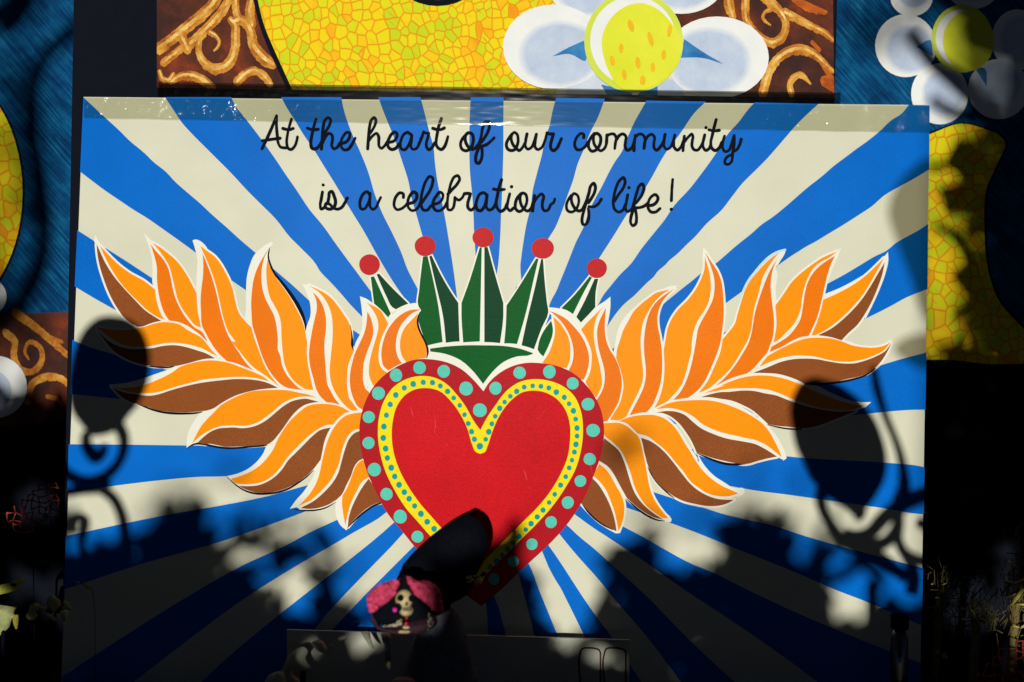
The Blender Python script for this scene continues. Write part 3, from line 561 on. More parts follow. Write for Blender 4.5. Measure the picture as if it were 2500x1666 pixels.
for x, y, r in ((455,152,40),(610,175,40),(752,285,43),(840,423,44),(940,283,39),(1094,184,40),(1284,178,40),(1432,252,38),(1530,385,41),(1562,552,43),(1541,735,39),(1481,875,37),(1401,1012,38),(1294,1137,37),(1172,1278,36),(1053,1388,36),(306,200,39),(193,315,41),(131,467,39),(130,632,39),(167,802,42),(245,958,39),(332,1102,42),(442,1230,38),(565,1352,38),(690,1470,38),(930,1500,36)):
    flat('aqua_dot', [circle(850 + x / 2.6129, 840 + y / 2.6129, r / 2.6129, r * random.uniform(.97, 1.06) / 2.6129, 24, 0.02)], lay(5), M['aqua'], hr)
for x, y in ((538,247),(588,268),(634,303),(673,345),(712,392),(742,452),(766,508),(787,560),(805,608),(840,653),(877,609),(897,561),(917,510),(938,462),(967,411),(998,371),(1034,334),(1075,303),(1123,276),(1177,268),(1230,271),(1280,281),(1328,308),(1379,341),(1409,382),(1437,427),(1451,480),(1460,537),(1460,588),(1453,641),(1443,690),(1428,742),(1410,791),(1388,847),(1355,901),(1318,960),(1282,1012),(1243,1060),(1206,1104),(1167,1147),(1133,1185),(1092,1229),(1053,1271),(1017,1309),(982,1349),(947,1387),(906,1424),(865,1467),(479,245),(415,256),(358,281),(304,326),(268,386),(244,455),(228,527),(224,600),(239,668),(250,728),(275,790),(297,846),(325,899),(358,946),(389,988),(424,1034),(464,1084),(504,1135),(548,1180)):
    r = (21 if (x, y) == (840, 653) else random.uniform(14.5, 18.5) if x > 560 else random.uniform(16.5, 19.5)) / 2.6129
    flat('teal_dot', [circle(850 + x / 2.6129, 840 + y / 2.6129, r, r * 1.06, 14, 0.03)], lay(6), M['teal'], hr)
M['scratch'] = paint('scuffed_red', (0.72, 0.10, 0.10), var=0.1)
for t, w in (("@R7 1117,803 1132,835 1139,872", .8), ("@R7 1153,905 1160,925", .6), ("@R7 1164,940 1168,955", .6), ("@R7 552,455 556,520 549,575", .5), ("@R7 395,400 410,440 416,470", .5), ("@R7 1500,690 1540,760 1560,830", .5), ("@R7 1260,420 1210,480", .35), ("@R7 620,630 640,660", .5)):
    flat('scratch', ribbon(line(t, 4), [.15, w, .15]), lay(7), M['scratch'], hr)

# ------------------------------------------------------------------ lettering
W = 3.75
LETTERS = [  # strokes of one letter, each with an optional half width
 ["@T1 75,735 150,580 250,360 355,100 | 352,300 370,500 385,620 430,700 530,718", "@T1 80,580 250,555 420,532"],
 ["@T1 640,165 600,300 560,480 550,640 580,730 630,748 690,700 740,580 755,505", "@T1 475,345 560,366 630,360 672,345"],
 ["@T1 1110,165 1070,300 1030,480 1010,640 1030,720 1090,740 1160,690 1225,580", "@T1 945,338 1050,372 1150,360"],
 ["@T1 1213,742 1232,500 1250,300 1280,190 1340,140 1385,165 1370,270 1310,380 1245,480", "@T1 1225,650 1290,510 1360,438 1412,470 1425,560 1412,680 1450,735 1510,710 1565,630"],
 ["@T1 1590,635 1690,600 1750,510 1750,430 1700,420 1640,480 1590,590 1590,690 1650,755 1720,745 1790,660 1840,570 1860,530"],
 ["@T2 138,735 155,500 180,280 210,180 265,138 293,180 280,270 230,370 165,460", "@T2 150,590 240,480 310,438 345,490 350,600 360,690 400,725 450,690 510,600"],
 ["@T2 560,610 640,585 690,520 700,450 660,415 610,440 550,530 520,620 540,710 600,748 680,720 740,640"],
 ["@T2 965,460 900,420 840,450 780,560 762,660 790,742 850,752 900,700 950,600 985,470 | 975,600 965,690 1000,742 1060,735 1120,650 1160,530"],
 ["@T2 1120,640 1170,530 1208,408 | 1240,428 1308,438 | 1290,520 1262,620 1270,710 1310,752 1370,710 1420,620"],
 ["@T2 1550,155 1500,300 1470,450 1452,560 1450,650 1490,720 1550,748 1610,690 1650,590 1675,500", "@T2 1385,342 1480,368 1560,360 1605,335"],
 ["@T3 225,455 150,540 112,650 140,740 210,772 290,740 345,640 358,540 330,450 265,428 220,460 200,530 225,640 280,715 345,745 400,710 460,640"],
 ["@T3 400,722 470,620 510,480 540,320 590,220 640,208 665,280 640,400 580,510 520,600", "@T3 500,560 490,620 460,720 420,820 402,920 420,1000 460,1012 500,960 525,860 525,760 518,690", "@T3 530,680 600,660 690,590 755,525"],
 ["@T3 1100,450 1040,530 990,650 1010,730 1080,768 1150,750 1200,660 1215,540 1190,450 1140,420 1095,470 1085,560 1115,650 1175,720 1235,768 1290,720 1345,620"],
 ["@T3 1385,450 1360,580 1355,690 1400,742 1460,715 1520,600 1565,455 | 1540,600 1540,700 1590,748 1660,715 1720,600 1768,430"],
 ["@T3 1768,428 1815,448 1893,450 | 1860,560 1837,660 1850,740 1890,770 1950,730 2010,620 2045,540"],
 ["@T4 275,520 275,460 230,438 170,480 110,590 105,680 150,750 220,750 290,705 365,600"],
 ["@T4 480,440 420,510 370,620 372,710 430,780 490,770 560,700 600,590 590,490 520,438 470,475 460,550 480,650 535,725 600,772 660,740 710,640 722,520"],
 ["@T4 722,470 708,620", "@T4 715,490 790,452 850,452 895,510 880,640 870,730", "@T4 900,560 970,470 1030,450 1080,490 1075,600 1068,690 1110,762 1180,730 1240,600 1265,490"],
 ["@T4 1265,480 1245,640 1237,770", "@T4 1255,520 1340,452 1400,462 1450,540 1440,640 1430,725", "@T4 1455,570 1520,480 1580,458 1630,510 1620,620 1625,720 1670,762 1740,700 1800,600 1835,470"],
 ["@T4 1832,460 1815,580 1812,680 1860,742 1920,720 1980,610 2020,470 | 2000,600 2010,710 2070,760 2130,710 2185,580"],
 ["@T5 555,492 540,640 530,770", "@T5 545,620 640,500 700,452 718,490 705,600 702,680 740,750 800,762 870,690 920,580 945,480"],
 ["@T5 945,468 915,600 915,700 970,765 1030,730 1060,660", ('dot', 'T5', 970, 328, 32)],
 ["@T5 1165,175 1120,350 1090,480 1062,620 1080,720 1150,768 1220,720 1275,610", "@T5 1025,370 1130,390 1225,380"],
 ["@T5 1325,490 1290,620 1290,720 1340,790 1400,770 1460,640 1510,480 | 1508,640 1490,760 1470,840 1395,875 1335,950 1335,1015 1385,1035 1455,985 1480,880 1490,800 1560,750 1620,640 1645,550"],
 ["@T6 135,385 110,530 92,640 110,712 160,690 200,620", ('dot', 'T6', 148, 250, 31)],
 ["@T6 235,610 258,480 275,390 305,375 360,470 385,590 350,680 270,715 205,690 188,630 220,592 280,625 340,685 420,715 490,690 560,600 610,500"],
 ["@T6 1040,440 990,380 930,410 870,510 850,620 880,710 930,712 990,640 1035,530 1050,410 | 1045,560 1050,670 1100,720 1160,680 1210,570 1250,490"],
 ["@T6 1685,490 1680,420 1620,400 1560,450 1510,570 1510,660 1560,722 1630,712 1710,660 1775,580"],
 ["@T6 1795,605 1880,580 1940,500 1930,410 1880,385 1820,440 1770,560 1780,680 1850,742 1920,725 1990,640 2020,560"],
 ["@T6 2020,620 2100,500 2180,380 2240,230 2240,110 2190,88 2120,170 2060,330 2025,500 2025,640 2070,730 2140,732 2210,650"],
 ["@T7 75,620 170,590 240,500 240,420 190,388 120,460 60,570 60,670 120,742 190,742 270,680 325,580"],
 ["@T7 340,430 420,340 520,230 565,130 530,72 470,92 410,190 370,330 340,480 332,640 345,720 390,732 440,690 465,600 475,490 | 500,515 550,540 610,500 650,430"],
 ["@T7 655,420 700,412 772,420 | 750,500 722,600 730,690 780,732 840,690 885,600"],
 ["@T7 1085,445 1030,400 960,420 900,530 880,640 910,730 970,742 1030,680 1075,550 1092,440 | 1080,580 1080,680 1130,732 1200,700 1260,600"],
 ["@T7 1370,150 1320,300 1290,450 1265,600 1290,700 1350,757 1420,720 1475,610", "@T7 1215,330 1300,345 1425,335"],
 ["@T7 1525,420 1485,600 1482,690 1530,742 1600,690", ('dot', 'T7', 1560, 284, 34)],
 ["@T7 1740,420 1670,500 1632,620 1640,710 1710,760 1780,720 1840,620 1855,510 1820,420 1760,408 1725,470 1725,550 1755,650 1805,715 1870,750 1930,700 1970,590"],
 ["@T7 2000,450 1982,600 1962,750", "@T7 1985,600 2060,480 2140,425 2172,465 2152,580 2152,680 2190,745 2250,735 2320,620 @T8 10,590 35,520"],
 ["@T8 350,450 290,540 257,650 280,740 350,770 420,740 480,640 495,530 460,440 400,415 360,470 355,560 395,660 440,720 500,750 560,720 620,620"],
 ["@T8 565,715 640,560 690,400 730,260 780,218 810,270 800,380 740,500 680,590", "@T8 650,560 600,720 565,850 557,950 580,1008 630,1005 670,940 688,830 678,700", "@T8 690,665 780,668 870,610 925,525"],
 ["@T8 1180,560 1260,430 1350,300 1380,170 1350,110 1290,150 1210,300 1172,450 1155,620 1185,720 1260,770 1330,740 1390,620"],
 ["@T8 1432,440 1402,600 1385,700 1430,762 1500,720", ('dot', 'T8', 1455, 303, 34)],
 ["@T8 1505,740 1560,560 1610,380 1660,260 1710,230 1740,280 1720,400 1660,510 1590,600", "@T8 1560,600 1530,740 1492,880 1490,980 1530,1030 1580,1000 1600,900 1590,780 1572,690", "@T8 1590,690 1680,680 1770,640 1830,580"],
 ["@T8 1820,645 1910,635 1990,570 2010,490 1960,435 1890,470 1825,590 1822,690 1880,768 1960,770 2050,702"],
 ["@T8 2293,145 2280,300 2268,550", ('dot', 'T8', 2267, 718, 34)],
]
for strokes in LETTERS:
    polys = []
    for s in strokes:
        if isinstance(s, tuple):
            v = VIEW[s[1]]; polys.append(circle(v[0] + s[2] / v[2], v[1] + s[3] / v[2], s[4] / v[2], None, 18, 0.03))
        else:
            L = line(s, 6)
            ww = [W * random.uniform(.88, 1.14) for _ in range(6)]
            polys += ribbon(L, ww)
    flat('letter', polys, lay(2), M['black'], bd)

# ------------------------------------------------------------------ clear tape along the top of the board
def tape_mat(name, tint, bump, rough, fac):
    mt, n, l, p = new_mat(name)
    n.remove(p)
    out = n['Material Output']
    tr = n.new('ShaderNodeBsdfTransparent'); tr.inputs[0].default_value = (*tint, 1)
    gl = n.new('ShaderNodeBsdfGlossy'); gl.inputs['Roughness'].default_value = rough; gl.inputs[0].default_value = (1, 1, 1, 1)
    a = noise(n, l, coords(n, l, (6, 1, 60)), 2.2, 4, 0.55); b = noise(n, l, coords(n, l, (26, 1, 34), (0, .3, 0)), 1.6, 3, 0.5)
    s = n.new('ShaderNodeMath'); s.operation = 'ADD'; l.new(a, s.inputs[0]); l.new(b, s.inputs[1])
    bp = n.new('ShaderNodeBump'); bp.inputs['Distance'].default_value = 0.004
    gx = n.new('ShaderNodeNewGeometry'); sx = n.new('ShaderNodeSeparateXYZ'); l.new(gx.outputs['Position'], sx.inputs[0])
    ax = n.new('ShaderNodeMath'); ax.operation = 'ABSOLUTE'; l.new(sx.outputs[0], ax.inputs[0])
    mr = n.new('ShaderNodeMapRange'); l.new(ax.outputs[0], mr.inputs[0])
    for i_, v_ in ((1, 0.22), (2, 0.5), (3, bump * .02), (4, bump)): mr.inputs[i_].default_value = v_
    l.new(mr.outputs[0], bp.inputs['Strength'])      # the tape is smooth in the middle, crumpled at its ends
    l.new(s.outputs[0], bp.inputs['Height']); l.new(bp.outputs[0], gl.inputs['Normal'])
    mx = n.new('ShaderNodeMixShader'); mx.inputs[0].default_value = fac
    l.new(tr.outputs[0], mx.inputs[1]); l.new(gl.outputs[0], mx.inputs[2]); l.new(mx.outputs[0], out.inputs[0])
    return mt
M['tape'] = tape_mat('clear_tape', (0.80, 0.80, 0.72), 0.75, 0.06, 0.035)

def tape(x0, x1, ytop, ybot, Y, nx, nz, amp, name, parent):
    V = []; F = []; b = base_of(parent)
    rnd = random.Random(5)
    ph = [(rnd.uniform(3, 14), rnd.uniform(0, 6), rnd.uniform(60, 260), rnd.uniform(0, 6)) for _ in range(7)]
    for i in range(nx + 1):
        t = i / nx; x = x0 + (x1 - x0) * t
        for j in range(nz + 1):
            u = j / nz
            y = ytop(t) * (1 - u) + ybot(t) * u + math.sin(x * .05) * .6 * u
            d = 0
            if 0 < j < nz:
                for fx, p0, fz, p1 in ph:
                    d += amp * math.sin(x * .004 * fx + p0) * math.sin(u * fz * .1 + p1 + x * .006)
            V.append(at(x, y, Y - abs(d)) - b)
    for i in range(nx):
        for j in range(nz):
            F.append([i * (nz + 1) + j, i * (nz + 1) + j + 1, (i + 1) * (nz + 1) + j + 1, (i + 1) * (nz + 1) + j])
    me = bpy.data.meshes.new(name); me.from_pydata(V, [], F); me.update()
    for p in me.polygons: p.use_smooth = True
    return link(name, me, M['tape'], parent)
tp = tape(204, 2270, lambda t: 237.5 + 20 * t, lambda t: 288 + 36 * t, -0.0040, 260, 14, 0.00006, 'clear_tape', bd)

# ------------------------------------------------------------------ printed panel above and printed backdrop behind
def print_mat(name, stops, scale=60, stretch=(1, 1, 1), rot=(0, 0, 0), detail=5, rough=0.75, weave=0.12):
    mt, n, l, p = new_mat(name)
    a = noise(n, l, coords(n, l, stretch, rot), scale, detail, 0.65)
    c = ramp(n, l, a, stops)
    w = noise(n, l, coords(n, l, (700, 1, 1300)), 1.0, 1)
    c = mixc(n, l, 1.0, c, ramp(n, l, w, [(0.3, (1 - weave,) * 3), (0.7, (1 + weave * .6,) * 3)]), 'MULTIPLY')
    l.new(c, p.inputs['Base Color']); p.inputs['Roughness'].default_value = rough; p.inputs['Specular IOR Level'].default_value = 0.15
    return mt

def scale_mat(name, cells):
    mt, n, l, p = new_mat(name)
    co = coords(n, l, (1, 1, 0.86), (0, math.radians(12), 0))
    nz = n.new('ShaderNodeTexNoise'); nz.inputs['Scale'].default_value = 14; l.new(co, nz.inputs['Vector'])
    va = n.new('ShaderNodeVectorMath'); va.operation = 'SCALE'; va.inputs['Scale'].default_value = 0.02; l.new(nz.outputs['Color'], va.inputs[0])
    vb = n.new('ShaderNodeVectorMath'); vb.operation = 'ADD'; l.new(co, vb.inputs[0]); l.new(va.outputs[0], vb.inputs[1])
    f1 = n.new('ShaderNodeTexVoronoi'); f1.feature = 'F1'; fe = n.new('ShaderNodeTexVoronoi'); fe.feature = 'DISTANCE_TO_EDGE'
    for t in (f1, fe):
        t.voronoi_dimensions = '2D'
        t.inputs['Scale'].default_value = cells; t.inputs['Randomness'].default_value = 0.85
    sw = n.new('ShaderNodeSeparateXYZ'); cb = n.new('ShaderNodeCombineXYZ'); l.new(vb.outputs[0], sw.inputs[0])
    l.new(sw.outputs[0], cb.inputs[0]); l.new(sw.outputs[2], cb.inputs[1])
    for t in (f1, fe): l.new(cb.outputs[0], t.inputs['Vector'])
    sc = n.new('ShaderNodeSeparateColor'); l.new(f1.outputs['Color'], sc.inputs[0])
    big = noise(n, l, co, 6, 3)
    ad = n.new('ShaderNodeMath'); ad.operation = 'MULTIPLY_ADD'; ad.inputs[1].default_value = 0.55; l.new(sc.outputs[0], ad.inputs[0])
    m2 = n.new('ShaderNodeMath'); m2.operation = 'MULTIPLY'; m2.inputs[1].default_value = 0.9; l.new(big, m2.inputs[0]); l.new(m2.outputs[0], ad.inputs[2])
    c = ramp(n, l, ad.outputs[0], [(0.28, (0.80, 0.24, 0.002)), (0.40, (0.86, 0.46, 0.002)), (0.56, (0.82, 0.62, 0.002)), (0.75, (0.70, 0.66, 0.004)), (0.95, (0.52, 0.62, 0.004))])
    ee = ramp(n, l, fe.outputs['Distance'], [(0.0, (0.72, 0.34, 0.02)), (0.025, (0.90, 0.70, 0.10)), (0.085, (1, 1, 1))])
    c = mixc(n, l, ramp(n, l, fe.outputs['Distance'], [(0.02, (.6, .6, .6)), (0.18, (0, 0, 0))]), c, (0.86, 0.40, 0.004))
    c = mixc(n, l, 1.0, c, ee, 'MULTIPLY')
    st = noise(n, l, coords(n, l, (26, 1, 230), (0, math.radians(-42), 0)), 1.0, 2)
    c = mixc(n, l, ramp(n, l, st, [(0.62, (0, 0, 0)), (0.74, (.75, .75, .75))]), c, (0.62, 0.20, 0.01))
    l.new(c, p.inputs['Base Color']); p.inputs['Roughness'].default_value = 0.7; p.inputs['Specular IOR Level'].default_value = 0.15
    return mt

def denim_mat():
    mt, n, l, p = new_mat('denim_print')
    a = noise(n, l, coords(n, l, (14, 1, 330), (0, math.radians(-48), 0)), 1.0, 3, 0.6)
    b = noise(n, l, coords(n, l), 26, 4, 0.6)
    s = n.new('ShaderNodeMath'); s.operation = 'MULTIPLY_ADD'; s.inputs[1].default_value = 0.6; l.new(a, s.inputs[0])
    s2 = n.new('ShaderNodeMath'); s2.operation = 'MULTIPLY'; s2.inputs[1].default_value = 0.45; l.new(b, s2.inputs[0]); l.new(s2.outputs[0], s.inputs[2])
    c = ramp(n, l, s.outputs[0], [(0.36, (0.0, 0.016, 0.062)), (0.50, (0.0, 0.046, 0.14)), (0.62, (0.003, 0.10, 0.23)), (0.75, (0.03, 0.22, 0.33))])
    l.new(c, p.inputs['Base Color']); p.inputs['Roughness'].default_value = 0.85; p.inputs['Specular IOR Level'].default_value = 0.1
    return mt

M['denim'] = denim_mat()
M['scales'] = scale_mat('scale_print', 76)
M['scales2'] = scale_mat('large_scale_print', 58)
M['gold'] = print_mat('gold_scroll_print', [(0.28, (0.22, 0.05, 0.008)), (0.42, (0.42, 0.13, 0.012)), (0.56, (0.60, 0.25, 0.03)), (0.70, (0.74, 0.42, 0.08))], 45)
M['palegold'] = print_mat('pale_gold_print', [(0.30, (0.46, 0.17, 0.02)), (0.46, (0.66, 0.34, 0.06)), (0.60, (0.82, 0.55, 0.16)), (0.72, (0.90, 0.74, 0.34))], 60)
M['leather'] = print_mat('brown_leather_print', [(0.30, (0.018, 0.010, 0.010)), (0.46, (0.055, 0.016, 0.011)), (0.58, (0.12, 0.026, 0.010)), (0.72, (0.30, 0.045, 0.010))], 12)
M['ember'] = print_mat('orange_glow_print', [(0.3, (0.20, 0.03, 0.008)), (0.55, (0.55, 0.12, 0.01)), (0.75, (0.75, 0.28, 0.02))], 30)
M['petal'] = print_mat('white_petal_print', [(0.3, (0.74, 0.76, 0.74)), (0.7, (0.82, 0.82, 0.78))], 30, weave=0.05)
M['petalin'] = print_mat('grey_blue_petal_print', [(0.3, (0.44, 0.52, 0.66)), (0.7, (0.56, 0.63, 0.74))], 30, weave=0.12)
for q in range(4):
    f = (q + 1) / 4
    lo = tuple(a * (1 - f) + b * f for a, b in zip((0.74, 0.76, 0.74), (0.43, 0.51, 0.66))); hi = tuple(a * (1 - f) + b * f for a, b in zip((0.82, 0.82, 0.78), (0.56, 0.63, 0.74)))
    M['petal%d' % q] = print_mat('petal_print_%d' % q, [(0.3, lo), (0.7, hi)], 30, weave=0.05 + .08 * f)
M['lime'] = print_mat('lime_print', [(0.3, (0.66, 0.70, 0.02)), (0.7, (0.76, 0.76, 0.05))], 20, weave=0.06)
M['limedark'] = print_mat('lime_rim_print', [(0.3, (0.56, 0.66, 0.05)), (0.7, (0.66, 0.72, 0.10))], 20, weave=0.06)
M['seed'] = print_mat('seed_print', [(0.3, (0.80, 0.42, 0.01)), (0.7, (0.85, 0.55, 0.02))], 30)
M['blade'] = print_mat('blue_print', [(0.3, (0.01, 0.12, 0.36)), (0.7, (0.06, 0.26, 0.52))], 30)
M['ink'] = plain('black_print', (0.0070, 0.0085, 0.014), rough=0.9, spec=0.0, var=0.1)
M['shadegrey'] = plain('painted_shade_grey', (0.008, 0.0095, 0.015), rough=0.95, spec=0.0, var=0.3)  # near-black tone for the shade painted on the lower backdrop
M['olive'] = print_mat('olive_print', [(0.3, (0.02, 0.02, 0.01)), (0.7, (0.12, 0.10, 0.02))], 60)

PY = 0.030
pl = thing('printed_panel', (at(1120, 1650, PY).x, PY, TABLE_Z), 'black edged panel printed with yellow scales, gold scrolls and a white flower', 'panel')
c4 = [(186, -330), (2052, -310), (2000, 1690), (150, 1690)]
A = [at(x, y, PY) for x, y in c4]; B = [p + Vector((0, 0.05, 0)) for p in A]
for p in (A[2], A[3], B[2], B[3]): p.z = TABLE_Z + 0.001
MB().add(A + B, [[0, 3, 2, 1], [4, 5, 6, 7], [0, 1, 5, 4], [1, 2, 6, 5], [2, 3, 7, 6], [3, 0, 4, 7]]).build('panel_body', M['ink'], pl, False)
qk = [0]
def fuzzy(pts, w, amt=.22, lift=0.0):
    out = []
    for i in range(len(pts) - 1):
        a, b = pts[i], pts[i + 1]; k = max(1, int(math.hypot(b[0] - a[0], b[1] - a[1]) / 1.6))
        out += [(a[0] + (b[0] - a[0]) * j / k, a[1] + (b[1] - a[1]) * j / k - lift) for j in range(k)]
    out.append((pts[-1][0], pts[-1][1] - lift)); n = len(out)
    W_ = w if isinstance(w, (list, tuple)) else [w, w]
    polys = []
    for i, (x, y) in enumerate(out):
        t = i / max(n - 1, 1) * (len(W_) - 1); k = min(int(t), len(W_) - 2); r = W_[k] * (1 - (t - k)) + W_[k + 1] * (t - k)
        r *= 1 + random.uniform(-amt * .5, amt * .5); u = r * (1 + random.uniform(-.1, amt * 2))
        polys.append([(x + r * .9 * math.cos(q), y + (u if math.sin(q) > 0 else r) * math.sin(q)) for q in (2 * math.pi * j / 8 for j in range(8))])
    return polys
def pr(name, polys, mat, parent, Y, lv):
    qk[0] += 1
    return flat(name, polys, Y - 0.0003 - lv * 0.0004 - (qk[0] % 20) * 0.000008, M[mat], parent)
def clip(poly, f):
    """keep the part of a polygon where f(x,y) >= 0 (straight line)"""
    out = []
    for i in range(len(poly)):
        a, b = poly[i], poly[(i + 1) % len(poly)]; fa, fb = f(*a), f(*b)
        if fa >= 0: out.append(a)
        if fa * fb < 0:
            t = fa / (fa - fb); out.append((a[0] + (b[0] - a[0]) * t, a[1] + (b[1] - a[1]) * t))
    return out
PBOT = lambda x, y: (205 + (x - 382) * 26.0 / 1653.0 + 9) - y
PRT = lambda x, y: (2034 + y * 0.012) - x
PLF = lambda x, y: x - 383
def prc(name, polys, mat, parent, Y, lv):
    o = []
    for q in polys:
        for f in (PBOT, PRT, PLF):
            q = clip(q, f) if q else q
        if q and len(q) > 2: o.append(q)
    return pr(name, o, mat, parent, Y, lv) if o else None
field = [(383, -320), (2030, -300), (2037, 240), (383, 240)]
prc('leather_print', [field], 'leather', pl, PY, 0)
prc('scale_print', [shape("@S 620,-320 | 618,-120 627,0 640,55 662,112 690,170 712,225 | 1420,260 | 1420,-320 | 620,-320", 4)], 'scales', pl, PY, 1)
prc('print_line', ribbon(line("@S 606,-320 612,-100 624,0 640,65 662,120 690,182 708,222"), [5, 5, 5, 5.5, 6, 6, 6]), 'ink', pl, PY, 3)
prc('dark_disc', [circle(1068, -150, 150, 165, 40)], 'ink', pl, PY, 3)
prc('dark_disc_core', [circle(1070, -152, 138, 153, 40)], 'olive', pl, PY, 4)
for t, w in (("@PA 60,840 330,640 600,420 800,260 1000,60 1100,-100", 9.5), ("@PA 130,1100 300,960 440,850", 6.5), ("@PA 420,560 560,860", 8.5),
             ("@PA 600,760 820,560 1000,380 1200,130 1300,-60", 8.5), ("@PA 940,560 1060,640 1110,740 1080,820 1020,880", [5, 4, 3.5, 3, 2]),
             ("@PA 760,700 745,850 770,970 850,1090 1000,1190 1150,1180 1290,1080 1370,900 1390,600 1380,430 1300,340", [6, 6, 7, 8, 9, 9, 9, 9, 8.5, 8, 6]),
             ("@PA 1350,380 1480,340 1600,430 1660,560 1700,780 1850,980 2050,1130", [7, 8, 9, 9.5, 10, 10, 7]),
             ("@PA 70,1250 120,1370 220,1400 310,1290", [4, 5, 5, 4]), ("@PA 270,1430 400,1340 600,1310 780,1370 1000,1520", [5, 7, 8, 8, 6]),
             ("@PA 1420,1420 1560,1290 1700,1230 1850,1290 2000,1470", [8, 7.5, 7, 7, 6]), ("@PA 1400,-60 1400,200 1450,330", 7), ("@PA 1680,-60 1640,250 1680,430", 9)):
    w = w if isinstance(w, list) else [w, w]
    sc_ = prc('scroll', fuzzy(line(t, 5), [q * 1.38 for q in w]), 'gold', pl, PY, 2)
    if sc_: prc('scroll_core', fuzzy(line(t, 5), [q * .45 for q in w], .4, 1.5), 'palegold', sc_, PY, 2.6)
for t, w, mm in (("@PB 780,-100 880,0 1050,150 1150,300 1160,480 1080,620 950,680 800,620 650,480 540,330 520,150 530,-80", [9, 8.5, 8, 7, 7.5, 8, 7.5, 7, 7, 7.5, 8, 8], 'gold'),
             ("@PB 920,150 830,200 800,280 850,350 920,400", [4, 3.6, 3.4, 3.2, 1.5], 'gold'), ("@PB 1150,200 1350,300 1600,430 1780,520 1920,640", [8, 7, 6.5, 6, 5], 'gold'),
             ("@PB 1300,-20 1500,100 1800,200", [6, 8, 4], 'ember'), ("@PB 800,1480 880,1200 1000,980 1180,830 1400,780 1600,850 1750,980 1920,1140", [9, 9, 8, 8, 8.5, 8, 6, 4], 'gold'),
             ("@PB 1260,1500 1230,1350 1300,1230 1400,1190 1500,1270 1560,1340", [6, 6, 6, 5.5, 5, 2], 'gold'), ("@PB 250,-40 270,120 320,260", [9, 10, 7], 'gold'),
             ("@PB 1590,680 1700,800", [4, 4], 'ember'), ("@PB 1780,1280 1960,1420", [9, 7], 'ember'), ("@PB 1750,1000 1880,1220 1950,1300", [6, 5, 4], 'ember')):
    sc_ = prc('scroll', fuzzy(line(t, 5), [q * 1.35 for q in w]), mm, pl, PY, 2)
    if sc_ and mm == 'gold': prc('scroll_core', fuzzy(line(t, 5), [q * .42 for q in w], .4, 1.2), 'palegold', sc_, PY, 2.6)
VC = VIEW['PC']
lvp = 2.6
def pc(x, y, rx, ry=None, n=36): return circle(VC[0] + x / VC[2], VC[1] + y / VC[2], rx / VC[2], (ry or rx) / VC[2], n)
for (x, y, rx, ry), (x2, y2, rx2, ry2) in (((640, -70, 270, 190), (640, -60, 215, 150)), ((1210, -120, 280, 210), (1210, -110, 220, 160)),
                                          ((700, 610, 290, 190), (640, 600, 160, 120)), ((1120, 650, 300, 200), (1120, 610, 110, 110)),
                                          ((395, 300, 322, 270), (440, 345, 245, 195)), ((1440, 368, 330, 262), (1390, 395, 245, 205))):
    lvp += 0.9
    pe = prc('petal', [pc(x, y, rx, ry)], 'petal', pl, PY, lvp)
    for q in range(4):
        f = 1.10 - q * .055
        prc('petal_core', [pc(x2, y2, rx2 * f, ry2 * f, 44)], 'petal%d' % q, pe, PY, lvp + .16 * (q + 1))
for t in ("@PC 390,360 500,300 590,260 | 600,390 500,345 390,360", "@PC 1230,250 1330,320 1480,410 | 1340,370 1200,370 | 1230,250", "@PC 700,540 780,560 900,600 760,640 | 700,540", "@PC 1060,545 990,560 930,610 1060,610 | 1060,545"):
    prc('petal_shade', [shape(t, 4)], 'blade', pl, PY, 9)
fc = prc('flower_eye', [pc(908, 268, 316, 322, 48)], 'limedark', pl, PY, 10)
prc('eye_highlight', [pc(905, 262, 275, 285, 48)], 'petal', fc, PY, 10.8)
prc('eye_core', [shape("@PC 780,520 720,380 705,240 760,120 860,40 960,20 1060,60 1150,150 1215,260 1205,360 1130,480 1010,560 900,585 820,560 780,520", 5)], 'lime', fc, PY, 11.6)
for x, y, a, b in ((890,165,22,45),(1015,250,20,52),(1137,197,17,45),(828,310,18,34),(772,388,20,36),(1100,352,18,36),(935,402,20,44),(1030,430,18,34),(848,478,18,38),(965,513,22,34)):
    k = random.uniform(-.5, .3)
    pts = [(VC[0] + (x + a * math.cos(t) * 0.85 - b * math.sin(t) * math.sin(k) * .5) / VC[2], VC[1] + (y + b * math.sin(t) * .9) / VC[2]) for t in (2 * math.pi * i / 14 for i in range(14))]
    prc('seed', [pts], 'seed', fc, PY, 12.4)
# black tape strip over the lower hem of the panel
M['hem'] = plain('black_hem_tape', (0.013, 0.014, 0.017), rough=0.35, spec=0.4, var=0.3, scale=120)
hem = tape(384, 2052, lambda t: 201 + 26 * t, lambda t: 240 + 20 * t, PY - 0.0085, 160, 8, 0.00008, 'hem_tape', pl)
hem.data.materials.clear(); hem.data.materials.append(tape_mat('smoky_tape', (0.30, 0.30, 0.27), 0.2, 0.2, 0.002))

BY = 0.15
bk = thing('printed_backdrop', (0, BY, 0.02), 'tall fabric backdrop printed with denim weave, scales, flowers and leather scrolls', 'backdrop')
MB().box(-1.25, 1.25, BY, BY + 0.006, 0.02, 1.75).build('backdrop_fabric', M['denim'], bk, False)
